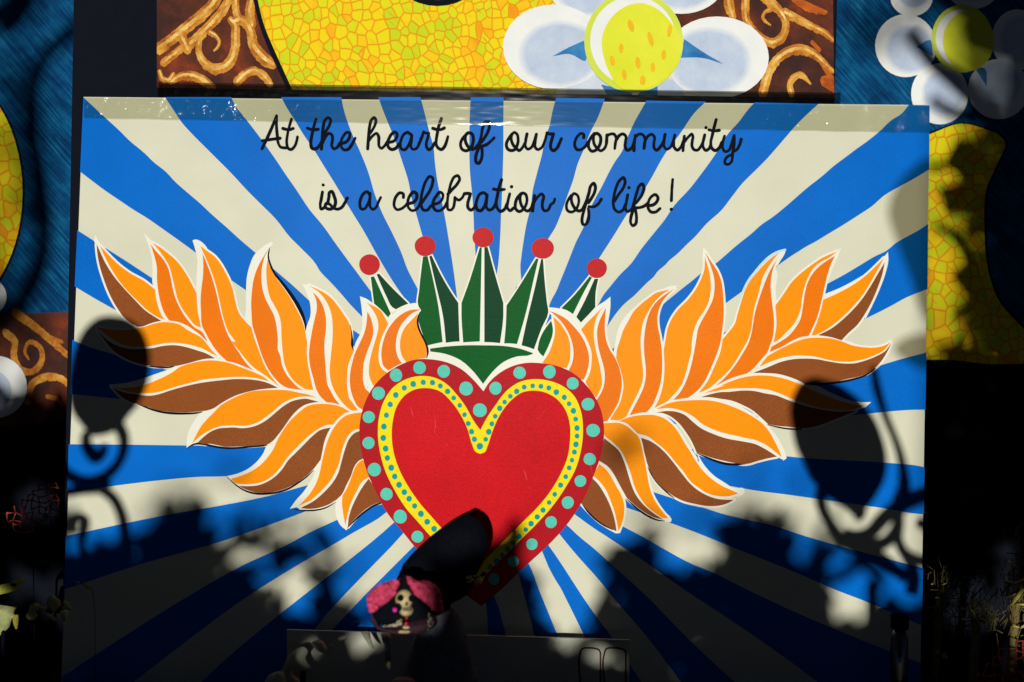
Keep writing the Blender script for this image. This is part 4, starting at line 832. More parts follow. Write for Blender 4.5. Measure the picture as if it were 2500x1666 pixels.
# left side
pr('leather_print', [shape("@S -260,770 | 60,765 230,760 | 230,1700 | -260,1700 | -260,770", 3)], 'leather', bk, BY, 0)
pr('scale_disc', [circle(-150, 470, 205, 305, 60)], 'scales2', bk, BY, 2)
pr('disc_outline', [circle(-150, 470, 210, 311, 60)], 'ink', bk, BY, 1)
for x, y, r in ((-30, 725, 46), (-10, 945, 76)):
    pe = pr('petal', [circle(x, y, r, r, 32)], 'petal', bk, BY, 4)
    pr('petal_core', [circle(x - 14, y + 10, r * .68, r * .68, 28)], 'petalin', pe, BY, 5)
for t, w in (("@BL 60,1010 130,1060 190,1110 290,1200", [10, 9, 8, 6]), ("@BL 20,1090 60,1130 55,1180 80,1240 130,1250 170,1200 160,1150 120,1130 100,1170 115,1200", [9, 9, 9, 9, 8, 8, 7, 6, 5, 3]),
             ("@BL 110,1370 130,1300 190,1270 250,1280 300,1330", [9, 9, 9, 8, 6]), ("@BL 190,1350 230,1360 250,1385", [5, 5, 3]), ("@BL 100,1030 200,1110 250,1130", [5, 5, 4])):
    pr('scroll', fuzzy(line(t, 4), w), 'gold', bk, BY, 2)
pr('painted_shade', [shape("@S -260,1030 | 60,1040 240,1020 | 240,1760 | -260,1760 | -260,1030", 3)], 'shadegrey', bk, BY, 6)  # this patch and the next paint the lower backdrop's shade in as colour
pr('painted_shade', [shape("@S 2200,885 | 2300,878 2420,890 2640,880 | 2640,1760 | 2200,1760 | 2200,885", 3)], 'shadegrey', bk, BY, 6)
# right side
pr('disc_outline', [shape("@BR 300,640 | 560,560 690,520 850,560 | 888,600 858,690 806,810 800,950 816,1150 856,1265 975,1400 | 1500,1800 300,1800 | 300,640", 4)], 'ink', bk, BY, 1)
pr('scale_disc', [shape("@BR 300,650 | 560,570 690,526 840,565 | 878,605 848,690 797,810 790,950 806,1150 846,1270 965,1408 | 1450,1780 300,1780 | 300,650", 4)], 'scales2', bk, BY, 2)
VB = VIEW['BR']
def brc(x, y, rx, ry, n=36): return circle(VB[0] + x / VB[2], VB[1] + y / VB[2], rx / VB[2], ry / VB[2], n)
for a, b in (((455, 195, 130, 134), (475, 208, 98, 96)), ((600, 400, 122, 130), (616, 395, 84, 92)), ((850, 380, 130, 128), (850, 355, 92, 92)),
             ((480, -10, 90, 80), (490, -20, 60, 50)), ((930, 170, 110, 130), (940, 170, 80, 95)), ((740, -70, 120, 110), (740, -80, 85, 80))):
    pe = pr('petal', [brc(*a)], 'petal', bk, BY, 4)
    for q in range(4):
        f = 1.12 - q * .06
        pr('petal_core', [brc(b[0], b[1], b[2] * f, b[3] * f)], 'petal%d' % q, pe, BY, 5 + q * .25)
pr('petal_shade', [shape("@BR 500,200 560,170 570,240 | 500,200", 3)], 'blade', bk, BY, 6)
pr('petal_shade', [shape("@BR 750,290 790,290 800,370 | 750,290", 3)], 'blade', bk, BY, 6)
fc = pr('flower_eye', [brc(695, 165, 130, 145)], 'limedark', bk, BY, 7)
pr('eye_highlight', [brc(692, 163, 110, 122)], 'petal', fc, BY, 8)
pr('eye_core', [brc(722, 175, 108, 128)], 'lime', fc, BY, 9)

# ------------------------------------------------------------------ white card in front of the board's foot
M['card'] = paint('white_card', (0.50, 0.50, 0.40), var=0.06, grain=0.05)
M['print'] = plain('dark_red_print', (0.05, 0.012, 0.012), var=0.2)
CY = -0.045
cd = thing('white_card', (at(1100, 1650, CY).x, CY, TABLE_Z), 'white card with dark rounded outlines leaning at the foot of the painted board', 'card')
cc = [(700, 1538), (1537, 1563), (1537, 1740), (700, 1740)]
A = [at(x, y, CY) for x, y in cc]; B = [p + Vector((0, 0.004, 0)) for p in A]
for p in (A[2], A[3], B[2], B[3]): p.z = TABLE_Z + 0.001
MB().add(A + B, [[0, 3, 2, 1], [4, 5, 6, 7], [0, 1, 5, 4], [1, 2, 6, 5], [2, 3, 7, 6], [3, 0, 4, 7]]).build('card_sheet', M['card'], cd, False)
for x0, x1 in ((1417, 1466), (1476, 1528)):
    y0 = 1582; r = 12
    L = line("@S %g,%g | %g,%g %g,%g %g,%g | %g,%g %g,%g %g,%g | %g,%g" % (x0, 1680, x0, y0 + r, x0 + 3, y0 + 4, x0 + r, y0, x1 - r, y0 + 2, x1 - 4, y0 + 5, x1, y0 + r, x1, 1680), 5)
    flat('outline_box', ribbon(L, 2.2), CY - 0.0006 - x0 * 1e-7, M['print'], cd)

# ------------------------------------------------------------------ small solids traced by outline
def puff(name, poly, fmap, thick, mat, parent, step=4.0, rough=0.0, curl=0.0, back=0.35, seed=1):
    """a cushion-shaped solid with the given outline: fmap(px,py) gives the middle plane"""
    rnd = random.Random(seed)
    q = [(x, -y) for x, y in poly]
    if sum(q[i][0] * q[(i + 1) % len(q)][1] - q[(i + 1) % len(q)][0] * q[i][1] for i in range(len(q))) < 0: q.reverse()
    xs = [p[0] for p in q]; ys = [p[1] for p in q]; pts = list(q)
    x = min(xs)
    while x < max(xs):
        y = min(ys)
        while y < max(ys):
            p = (x + rnd.uniform(-.3, .3) * step, y + rnd.uniform(-.3, .3) * step)
            if inside(p, q) and min(math.hypot(p[0] - a, p[1] - b) for a, b in q) > step * .6: pts.append(p)
            y += step
        x += step
    vo, eo, fo, ov, oe, of = delaunay_2d_cdt([Vector(p) for p in pts], [], [list(range(len(q)))], 0, 1e-4)
    tris = [list(f) for f, s in zip(fo, of) if s]
    rmax = max([min(math.hypot(v[0] - a, v[1] - b) for a, b in q) for v in vo]) or 1
    b = base_of(parent); V = []; N = len(vo)
    for sgn in (1, -1):
        for v in vo:
            d = min(min(math.hypot(v[0] - a, v[1] - c) for a, c in q) / rmax, 1)
            h = math.sqrt(max(0, 1 - (1 - d) ** 2)) * thick
            if d > .08: h += rough * thick * (math.sin(v[0] * .41 + seed) * math.sin(v[1] * .37 + seed * 2) + .6 * math.sin(v[0] * .9 + v[1] * .7))
            V.append(fmap(v[0], -v[1]) + Vector((0, (-h if sgn > 0 else h * back + 0.0004), 0)) - b)
    F = tris + [[i + N for i in t[::-1]] for t in tris]
    me = bpy.data.meshes.new(name); me.from_pydata(V, [], F); me.update()
    for p in me.polygons: p.use_smooth = True
    return link(name, me, mat, parent)

M['pink'] = plain('pink_lace', (0.62, 0.055, 0.13), rough=0.8, spec=0.2, var=0.75, scale=260)
M['bone'] = plain('bone_paint', (0.52, 0.42, 0.20), rough=0.6, var=0.35, scale=200)
M['hair'] = plain('black_felt', (0.004, 0.005, 0.008), rough=0.95, spec=0.02, var=0.3, scale=200)
M['cloak'] = plain('grey_wool', (0.10, 0.11, 0.13), rough=0.95, spec=0.05, var=0.4, scale=160)
M['plum'] = plain('plum_cloth', (0.028, 0.005, 0.014), rough=0.8, var=0.5, scale=200)
M['lace'] = plain('cream_beads', (0.55, 0.45, 0.30), rough=0.4, var=0.4, scale=300)
M['magenta'] = plain('magenta_bead', (0.85, 0.02, 0.45), rough=0.12, spec=0.9, var=0.05)
M['redbead'] = plain('red_bead', (0.75, 0.01, 0.01), rough=0.15, spec=0.8, var=0.05)
M['goldbead'] = plain('gold_bead', (0.30, 0.26, 0.05), rough=0.25, spec=0.7, var=0.5, scale=300)

# made-up groom figure: black hat and cloak, added to cast the dark lobe
GY = -0.20
gm = thing('figurine', (at(1080, 1650, GY).x, GY, TABLE_Z), 'made-up dark figurine in a wide black hat with bead trim, added to shade the heart tip', 'figurine', 'figurines before the board')
gmap = lambda x, y: caster(x, y, -GY)
puff('hat', shape("@S 1000,1408 1012,1370 1030,1338 1062,1304 1092,1278 1125,1257 1148,1246 1160,1240 1175,1246 1190,1258 1200,1278 1204,1300 1197,1335 1180,1368 1168,1402 1120,1432 1060,1440 1000,1408", 4), gmap, 0.035, M['hair'], gm, 9, 0.05, seed=3, back=.6)
puff('head', circle(1100, 1425, 26, 34, 20), gmap, 0.018, M['hair'], gm, 9, 0.02, seed=4, back=1)
puff('cloak', shape("@S 1075,1440 1050,1490 1020,1580 1005,1680 1000,1760 | 1200,1760 | 1190,1640 1165,1520 1128,1440 1075,1440", 4), gmap, 0.03, M['cloak'], gm, 12, 0.05, seed=5, back=.8)
tr = MB()
rnd = random.Random(8)
for k in range(26):
    p = at(1158 + rnd.gauss(0, 12), 1413 + rnd.gauss(0, 6), -0.262 - rnd.random() * .01)
    tr.ball(p, rnd.uniform(.0007, .0015), n=7, m=5)
tr.build('hat_trim', M['goldbead'], gm)
br = MB()
br.tube([at(1130, 1430, -.24), at(1150, 1418, -.255), at(1170, 1408, -.262), at(1185, 1400, -.258)], 0.0016, 6)
br.build('trim_wire', M['hair'], gm)

# bride figure: skull face, pink lace hat
DY = -0.33
bd2 = thing('figurine', (at(990, 1650, DY).x, DY, TABLE_Z), 'skull faced figurine in a pink lace hat standing before the painted heart', 'figurine', 'figurines before the board')
dmap = lambda x, y: at(x, y, DY)
V0 = VIEW['DL']
def dl(x, y, Y=DY): return at(V0[0] + x / V0[2], V0[1] + y / V0[2], Y)
puff('hat_brim', shape("@DL 585,180 545,195 460,205 300,270 200,330 155,400 142,480 160,560 190,640 240,615 290,585 400,510 480,440 540,340 578,260 585,180", 4), lambda x, y: at(x, y, DY - .012), 0.012, M['pink'], bd2, 5, 0.16, seed=6)
puff('hat_brim', shape("@DL 668,150 740,165 800,210 920,205 1040,250 1120,350 1128,430 1160,520 1145,660 1080,640 980,560 880,470 790,390 730,310 690,230 668,150", 4), lambda x, y: at(x, y, DY - .012), 0.012, M['pink'], bd2, 5, 0.16, seed=7)
rf = random.Random(12)
for outl_ in ("@DL 560,215 460,235 330,290 220,360 180,440 185,540 215,600 300,550 400,470 480,390 540,300", "@DL 700,190 800,245 920,240 1020,285 1090,370 1105,460 1125,560 1100,620 1000,540 900,450 800,370 730,270"):
    q_ = shape(outl_ + " " + outl_.split()[1], 3); e = MB()
    xs_ = [p[0] for p in q_]; ys_ = [p[1] for p in q_]; n_ = 0
    while n_ < 34:
        p = (rf.uniform(min(xs_), max(xs_)), rf.uniform(min(ys_), max(ys_)))
        if not inside(p, q_): continue
        n_ += 1; c_ = at(p[0], p[1], DY - .022 - rf.random() * .003); a_ = rf.uniform(0, 6.28)
        R_ = rf.uniform(.0028, .0052)
        V_ = [c_ + Vector((0, .0012, 0))]
        for k in range(14):
            t_ = 2 * math.pi * k / 14
            V_.append(c_ + Vector((R_ * math.cos(t_ + a_) * (1 + .18 * math.sin(5 * t_)), -.0022 - .0012 * math.sin(4 * t_ + a_), R_ * .8 * math.sin(t_ + a_) * (1 + .18 * math.sin(5 * t_)))))
        V_ += [v + Vector((0, .0010, 0)) for v in V_]
        F_ = [[0, 1 + k, 1 + (k + 1) % 14] for k in range(14)] + [[15, 16 + (k + 1) % 14, 16 + k] for k in range(14)] + [[1 + k, 16 + k, 16 + (k + 1) % 14, 1 + (k + 1) % 14] for k in range(14)]
        e.add(V_, F_)
    e.build('ruffle', M['pink'], bd2)
puff('hat_crown', shape("@DL 560,180 620,130 690,150 740,240 800,380 900,520 1000,640 960,760 820,800 660,790 500,810 330,790 210,700 215,640 300,560 400,480 480,410 560,300 560,180", 4), lambda x, y: at(x, y, DY + .004), 0.012, M['hair'], bd2, 6, 0.05, seed=8, back=1)
S = 1.27 / FPX / V0[2]
sk = MB().ball(dl(640, 470, DY - .006), 118 * S, 130 * S, 140 * S, 24, 16, lambda p: Vector((p.x * (1 - .22 * max(0, -p.z)), p.y, p.z)))
sk.ball(dl(668, 610, DY - .010), 92 * S, 105 * S, 72 * S, 18, 10)
skull = sk.build('skull', M['bone'], bd2)
e = MB(); e.ball(dl(592, 440, DY - .0155), 46 * S, 34 * S, 46 * S, 14, 8); e.build('eye_socket', M['hair'], skull)
e = MB(); e.ball(dl(742, 445, DY - .0135), 48 * S, 34 * S, 48 * S, 14, 8); e.build('eye_socket', M['hair'], skull)
e = MB(); e.ball(dl(672, 520, DY - .0175), 15 * S, 20 * S, 26 * S, 10, 6); e.build('nose', M['hair'], skull)
for k in range(6):
    e = MB(); e.box(*(lambda c: (c.x - 5 * S, c.x + 5 * S, c.y, c.y + .002, c.z - 24 * S, c.z + 24 * S))(dl(628 + k * 20, 598, DY - .0194 + abs(k - 2) * .0007))); e.build('tooth_gap', M['hair'], skull, False)
puff('shawl', shape("@DL 205,640 240,720 300,800 420,850 520,860 600,820 640,760 700,760 800,740 950,700 1060,660 | 1090,760 1000,860 820,920 640,930 420,900 260,840 215,740 205,640", 4), lambda x, y: at(x, y, DY - .004), 0.010, M['plum'], bd2, 6, 0.1, seed=9, back=1)
e = MB(); e.ball(dl(555, 570, DY - .017), 55 * S, 40 * S, 60 * S, 14, 8); e.build('hair_curl', M['hair'], bd2)
e = MB(); e.ball(dl(515, 602, DY - .024), 30 * S, n=12, m=8); e.build('earring', M['magenta'], bd2)
for x, y, r in ((670, 710, 16), (670, 785, 20)):
    e = MB(); e.ball(dl(x, y, DY - .020), r * S, n=12, m=8); e.build('bead', M['redbead'], bd2)
e = MB()
for k in range(70):
    t = rnd.random()
    e.ball(dl(420 + 190 * t + rnd.uniform(-8, 8), 815 - 60 * t * t + rnd.uniform(-38, 30) * (t + .2), DY - .0185), rnd.uniform(5, 10) * S, n=6, m=4)
e.build('lace_collar', M['lace'], bd2)
e = MB()
for k in range(30):
    e.ball(dl(985 + rnd.gauss(0, 22), 760 + rnd.gauss(0, 40), DY - .014), rnd.uniform(4, 9) * S, n=6, m=4)
e.build('lace_cuff', M['lace'], bd2)
puff('collar', circle(V0[0] + 665 / V0[2], V0[1] + 836 / V0[2], 8, 3.2, 16), lambda x, y: at(x, y, DY - .017), 0.004, M['bone'], bd2, 4)
puff('collar', circle(V0[0] + 640 / V0[2], V0[1] + 895 / V0[2], 14, 3.2, 18), lambda x, y: at(x, y, DY - .015), 0.004, M['bone'], bd2, 4)
MB().lathe((at(985, 1600, DY).x, DY + .004, TABLE_Z), [(0.045, 0.001), (0.043, 0.03), (0.030, 0.07), (0.018, 0.105), (0.022, 0.125), (0.012, 0.14)], 24).build('dress', M['plum'], bd2)
e = MB(); e.ball(dl(432, 1340, DY - .022), 20 * S, 20 * S, 62 * S, 10, 8); e.build('hand', M['bone'], bd2)
e = MB(); e.tube([dl(400, 960, DY - .012), dl(420, 1120, DY - .018), dl(432, 1300, DY - .021)], 30 * S, 8); e.build('sleeve', M['hair'], bd2)

# crumpled white paper flower at the card's left
M['paper'] = plain('white_paper', (0.42, 0.42, 0.30), rough=0.8, var=0.15)
pf = thing('paper_flower', (at(740, 1640, -.10).x, -.10, TABLE_Z), 'crumpled white paper flower at the foot of the board left of the figurines', 'paper flower')
for i, t in enumerate(("@S 668,1666 690,1630 705,1600 722,1586 742,1580 752,1592 745,1606 757,1634 748,1640 726,1622 714,1640 738,1666 | 720,1720 660,1720 668,1666", "@S 758,1570 780,1562 795,1575 798,1586 790,1594 772,1586 758,1570", "@S 880,1543 902,1543 905,1560 916,1590 906,1582 892,1562 880,1543", "@S 802,1560 812,1575 812,1590 803,1575 802,1560", "@S 826,1556 846,1552 842,1560 826,1562 826,1556", "@S 640,1690 655,1650 690,1640 700,1680 | 640,1720 | 640,1690", "@S 930,1548 950,1545 955,1560 938,1572 930,1548")):
    puff('paper_petal', shape(t, 4), lambda x, y, i=i: at(x, y, -.085 - .008 * i), 0.006, M['paper'], pf, 5, 0.08, seed=20 + i)
MB().tube([at(740, 1640, -.09), Vector((at(740, 1640, -.09).x, -.095, TABLE_Z))], 0.004, 8).build('stem', M['hair'], pf)

# ------------------------------------------------------------------ left: flowers and paper
M['petalgreen'] = plain('pale_green_petal', (0.30, 0.32, 0.12), rough=0.7, var=0.45, scale=90)
M['vein'] = plain('flower_throat', (0.06, 0.015, 0.03), var=0.3)
FY = -0.10
fl = thing('silk_flower', (at(110, 1640, FY).x, FY, TABLE_Z), 'pale green silk flower low at the left beside the board', 'flower')
v = (0, 1380, 8.7115)
def FP(s): 
    r = shape(s, 4); return [(x / 8.7115, 1380 + y / 8.7115) for x, y in r]
for i, (t, dy) in enumerate((("@S 1060,960 990,850 1000,720 1100,630 1200,680 1290,770 1300,860 1240,920 1130,1000 1060,960", 0), ("@S 960,980 860,960 780,1000 800,1090 700,1170 590,1150 555,1070 610,980 650,860 760,800 900,880 960,980", .006),
                              ("@S 1280,920 1350,860 1350,770 1420,760 1500,840 1525,930 1400,950 1280,920", -.01), ("@S 980,1010 1060,1030 1180,1120 1240,1220 1120,1170 1020,1100 980,1010", .01), ("@S 1290,960 1390,980 1410,1100 1380,1200 1290,1120 1290,960", .012))):
    puff('petal', FP(t), lambda x, y, dy=dy: at(x, y, FY + dy), 0.005, M['petalgreen'], fl, 4, 0.06, seed=30 + i)
puff('throat', FP("@S 970,940 1020,910 1055,950 1030,1000 980,1000 970,940"), lambda x, y: at(x, y, FY - .008), 0.004, M['vein'], fl, 3)
c0 = at(113, 1490, FY)
MB().tube([c0 + Vector((0, .012, 0)), Vector((c0.x + .006, FY + .02, TABLE_Z))], 0.0025, 6).build('stem', M['hair'], fl)
M['paperstrip'] = print_mat('yellow_green_paper', [(0.30, (0.12, 0.36, 0.10)), (0.48, (0.50, 0.52, 0.08)), (0.62, (0.66, 0.50, 0.02)), (0.78, (0.70, 0.22, 0.01))], 22)
ps = thing('paper_banner', (at(10, 1640, -.06).x, -.06, TABLE_Z), 'folded green and yellow printed paper at the left edge', 'paper')
puff('paper_sheet', FP("@S -120,520 0,430 130,385 | 230,370 300,320 400,300 | 470,290 545,345 480,390 410,420 | 400,440 380,520 | 200,580 0,630 | -160,660 -120,520"), lambda x, y: at(x, y, -.06), 0.003, M['paperstrip'], ps, 4, 0.05, seed=41)
puff('printed_mark', FP("@S 150,385 220,395 300,395 350,430 280,455 220,420 150,385"), lambda x, y: at(x, y, -.0665), 0.0008, M['ink'], ps, 3)
p = at(5, 1450, -.06); MB().tube([p + Vector((-.012, .003, -.001)), Vector((p.x - .015, -.055, TABLE_Z))], .002, 6).build('stick', M['hair'], ps)
M['leafgold'] = plain('yellow_leaf', (0.36, 0.30, 0.03), rough=0.6, var=0.4, scale=60)
lf = thing('folded_leaf', (at(20, 1640, -.08).x, -.08, TABLE_Z), 'curled yellow edged leaf at the lower left corner', 'leaf')
puff('leaf_blade', FP("@S -200,850 0,850 150,870 270,890 | 345,915 310,950 300,1060 385,1060 385,1250 340,1360 280,1240 | 260,1120 200,1300 0,1500 | -300,1500 -200,850"), lambda x, y: at(x, y, -.08), 0.006, M['petalgreen'], lf, 5, 0.06, seed=43)
puff('leaf_edge', FP("@S 265,1065 320,1055 385,1065 | 388,1230 345,1365 300,1290 280,1180 265,1065"), lambda x, y: at(x, y, -.092), 0.002, M['leafgold'], lf, 4, seed=44)
puff('leaf_edge', FP("@S 265,885 350,912 308,952 265,885"), lambda x, y: at(x, y, -.092), 0.002, M['leafgold'], lf, 3, seed=45)
p = at(8, 1530, -.08); MB().tube([p, Vector((p.x, -.075, TABLE_Z))], .003, 6).build('stem', M['hair'], lf)
M['beadgreen'] = plain('glassy_chip', (0.20, 0.42, 0.36), rough=0.15, spec=0.8)
dl_ = thing('foil_pick', (at(205, 1640, -.07).x, -.07, TABLE_Z), 'small glinting foil pick with yellow tip left of the board foot', 'ornament')
puff('foil', FP("@S 1610,330 1650,340 1700,390 1660,395 1610,330"), lambda x, y: at(x, y, -.07), .001, M['beadgreen'], dl_, 3)
puff('foil_tip', FP("@S 1765,380 1850,400 1930,470 1950,500 1850,505 1800,450 1765,380"), lambda x, y: at(x, y, -.07), .0015, M['leafgold'], dl_, 3)
MB().tube([at(183, 1419, -.069), at(205, 1430, -.068), at(226, 1440, -.068), at(232, 1500, -.068), Vector((at(236, 1600, -.068).x, -.068, TABLE_Z))], .0004, 6).build('pick_wire', M['hair'], dl_)

# ------------------------------------------------------------------ red twine nets, straw, dried leaf, bottle
M['rednet'] = plain('red_twine', (0.34, 0.045, 0.025), rough=0.8, var=0.6, scale=120)
def net(name, x0, x1, y0, y1, Y, label, seed, nx, ny, keep):
    rnd = random.Random(seed)
    o = thing(name, (at((x0 + x1) / 2, 1640, Y).x, Y, TABLE_Z), label, 'net', 'red twine nets')
    P = {}
    for i in range(nx + 1):
        for j in range(ny + 1):
            P[i, j] = at(x0 + (x1 - x0) * (i + rnd.uniform(-.33, .33)) / nx, y0 + (y1 - y0) * (j + rnd.uniform(-.33, .33)) / ny, Y + rnd.uniform(-.012, .012) + .02 * abs(j / ny - .4))
    mb = MB()
    for i in range(nx + 1):
        for j in range(ny + 1):
            if not keep(i / nx, j / ny): continue
            for a, b in ((i + 1, j), (i, j + 1)):
                if (a, b) in P and rnd.random() < .86:
                    p, q = P[i, j], P[a, b]; mid = (p + q) / 2 + Vector((rnd.uniform(-1, 1), 0, rnd.uniform(-1, 1))) * .0012
                    mb.tube([p, mid, q], [.0013, .0008, .0013], 5)
    mb.build('mesh_cords', M['rednet'], o)
    c = MB(); c.tube([P[nx // 2, ny], Vector((P[nx // 2, ny].x, Y + .02, TABLE_Z))], .0007, 5); c.build('hanging_cord', M['hair'], o)
net('twine_net', 2385, 2560, 1570, 1720, -.10, 'red twine net at the lower right corner', 3, 9, 8, lambda u, w: u + w > .45)
net('twine_net', 20, 140, 1180, 1300, .02, 'red twine net hanging dim at the left of the board', 9, 8, 8, lambda u, w: abs(u + w - 1.0) < .42)
M['straw'] = plain('straw', (0.60, 0.50, 0.10), rough=0.6, var=0.5, scale=120)
M['strawdark'] = plain('dark_straw', (0.14, 0.11, 0.03), rough=0.8, var=0.5)
def straw(name, label, cx, cy, sx, sy, Y, n, seed, extra):
    rnd = random.Random(seed)
    o = thing(name, (at(cx, 1640, Y).x, Y, TABLE_Z), label, 'straw', 'straw bunches right of the board')
    for x0, y0, x1, y1, r in extra:
        MB().tube([at(x0, y0, Y), at((x0 + x1) / 2, (y0 + y1) / 2, Y - .004), at(x1, y1, Y - .002)], r, 5).build('stalk', M['straw'], o)
    mb = MB()
    for k in range(n):
        x, y = cx + rnd.gauss(0, sx), cy + rnd.gauss(0, sy); a = rnd.gauss(1.3, .7); L = rnd.uniform(10, 42)
        p = at(x, y, Y + rnd.uniform(.005, .03)); q = at(x + L * math.cos(a), y - L * math.sin(a), Y + rnd.uniform(.005, .03))
        mb.tube([p, q], rnd.uniform(.0004, .0010), 4)
    mb.tube([at(cx, cy, Y + .02), Vector((at(cx, cy, Y).x, Y + .02, TABLE_Z))], .006, 6)
    s = mb.build('loose_straw', M['strawdark'], o); s['kind'] = 'stuff'
SP = lambda x: 2240 + x / 4.9615
SQ = lambda y: 1350 + y / 4.9615
straw('straw_bunch', 'small bunch of dry yellow straw near the board\'s right foot', SP(720), SQ(800), 26, 18, -.05, 120, 1,
      [(SP(612), SQ(705), SP(590), SQ(850), .0009), (SP(640), SQ(680), SP(800), SQ(930), .0010), (SP(625), SQ(720), SP(700), SQ(790), .0010), (SP(660), SQ(690), SP(715), SQ(795), .0013), (SP(750), SQ(790), SP(865), SQ(835), .0010), (SP(935), SQ(720), SP(925), SQ(935), .0014), (SP(540), SQ(675), SP(580), SQ(690), .0008), (SP(540), SQ(795), SP(590), SQ(820), .0008)])
straw('straw_bunch', 'taller bunch of straw with bent stalks at the right edge', SP(1200), SQ(480), 26, 60, -.06, 170, 2,
      [(SP(1290), SQ(440), SP(1140), SQ(640), .0020), (SP(1270), SQ(430), SP(1160), SQ(590), .0014), (SP(1105), SQ(95), SP(1200), SQ(165), .0012), (SP(1195), SQ(622), SP(1330), SQ(632), .0012), (SP(1240), SQ(915), SP(1320), SQ(870), .0017), (SP(1145), SQ(880), SP(1230), SQ(905), .0010), (SP(1080), SQ(335), SP(1180), SQ(365), .0016), (SP(1190), SQ(365), SP(1330), SQ(300), .0012), (SP(800), SQ(325), SP(820), SQ(375), .0009), (SP(1090), SQ(550), SP(1190), SQ(495), .0011)])
straw('straw_bunch', 'sparse dim straw wisps close to the board\'s right edge', SP(270), SQ(480), 14, 30, -.02, 50, 4,
      [(SP(165), SQ(385), SP(190), SQ(375), .0010), (SP(290), SQ(395), SP(355), SQ(365), .0008), (SP(215), SQ(545), SP(265), SQ(545), .0012), (SP(322), SQ(735), SP(328), SQ(775), .0010)])
M['rust'] = plain('rust_leaf', (0.42, 0.16, 0.03), rough=0.7, var=0.45, scale=120)
dr = thing('dried_leaf', (at(SP(300), 1640, -.06).x, -.06, TABLE_Z), 'curled rust orange dried leaf low beside the board\'s right edge', 'leaf')
puff('leaf_lobe', [(SP(x), SQ(y)) for x, y in ((285, 1255), (310, 1215), (325, 1185), (350, 1225), (370, 1275), (345, 1300), (310, 1290))], lambda x, y: at(x, y, -.06), .003, M['rust'], dr, 3, .05)
puff('leaf_lobe', [(SP(x), SQ(y)) for x, y in ((195, 1230), (220, 1200), (260, 1182), (290, 1175), (270, 1205), (235, 1225), (205, 1240))], lambda x, y: at(x, y, -.06), .002, M['rust'], dr, 3, .05)
p = at(SP(330), SQ(1295), -.06); MB().tube([p, Vector((p.x, -.058, TABLE_Z))], .001, 5).build('leaf_stalk', M['hair'], dr)
bt = thing('bottle', (at(2195, 1640, -.06).x, -.06, TABLE_Z), 'slim dark glass bottle with black cap at the board\'s right foot', 'bottle')
M['glass'] = plain('dark_glass', (0.02, 0.02, 0.015), rough=0.06, spec=0.9, var=0.1)
c = at(2195, 1600, -.06); zt = at(2195, 1536, -.06).z; zc_ = at(2195, 1500, -.06).z
MB().lathe((c.x, -.06, TABLE_Z), [(.011, .001), (.0115, .004), (.0115, zt - TABLE_Z - .012), (.009, zt - TABLE_Z - .006), (.008, zt - TABLE_Z)], 20).build('bottle_body', M['glass'], bt)
MB().lathe((c.x, -.06, zt), [(.0115, .0005), (.0120, .002), (.0120, zc_ - zt - .002), (.0105, zc_ - zt)], 20).build('cap', M['hair'], bt)

# ------------------------------------------------------------------ what stands behind the viewer and throws the shadows
M['iron'] = plain('black_iron', (0.02, 0.02, 0.022), rough=0.5, var=0.3)
def stake(label, blade, bars, d, foot):
    b0 = caster(*foot, d)
    o = thing('iron_stake', (b0.x, b0.y, 0), label, 'garden stake', 'scrolled iron stakes behind the viewer')
    puff('paddle', blade, lambda x, y: caster(x, y, d), 0.006, M['iron'], o, 16, back=1)
    for t, w in bars:
        L = line(t, 6)
        R = [a * 0.00080 for a in w] if isinstance(w, list) else w * 0.00080
        if isinstance(R, list):
            n = len(L); R = [R[min(int(i / (n - 1) * (len(R) - 1)), len(R) - 2)] + (R[min(int(i / (n - 1) * (len(R) - 1)), len(R) - 2) + 1] - R[min(int(i / (n - 1) * (len(R) - 1)), len(R) - 2)]) * ((i / (n - 1) * (len(R) - 1)) % 1) for i in range(n)]
        MB().tube([caster(x, y, d) for x, y in L], R, 10).build('scroll', M['iron'], o)
    MB().tube([b0, Vector((b0.x, b0.y, 0.0))], .008, 10).build('stem', M['iron'], o)
stake('iron stake with oval paddle and scrolls, shading the board\'s left edge',
      shape("@SV 360,28 470,45 560,110 612,230 622,360 600,480 550,590 480,670 430,740 330,790 230,790 190,740 120,640 95,500 108,350 150,200 220,90 290,40 360,28", 4),
      [("@SV 400,700 448,800 450,880 420,960 350,1040 230,1088 100,1050 20,980", [12, 11, 10, 9, 10, 11, 12, 12]), ("@SV 215,770 210,850 240,900 270,935 320,890 330,850", [9, 11, 13, 12, 9, 6]),
       ("@SV 360,1080 300,1125 180,1140 70,1160", 10), ("@SV 300,1130 380,1190 430,1280 455,1400 460,1568 465,1700", [10, 10, 10, 11, 12, 13]), ("@SV 150,1420 140,1360 170,1310 200,1330 195,1420 180,1480 200,1540 260,1560", [5, 6, 8, 9, 8, 8, 7, 4])], 1.5, (300, 1440))
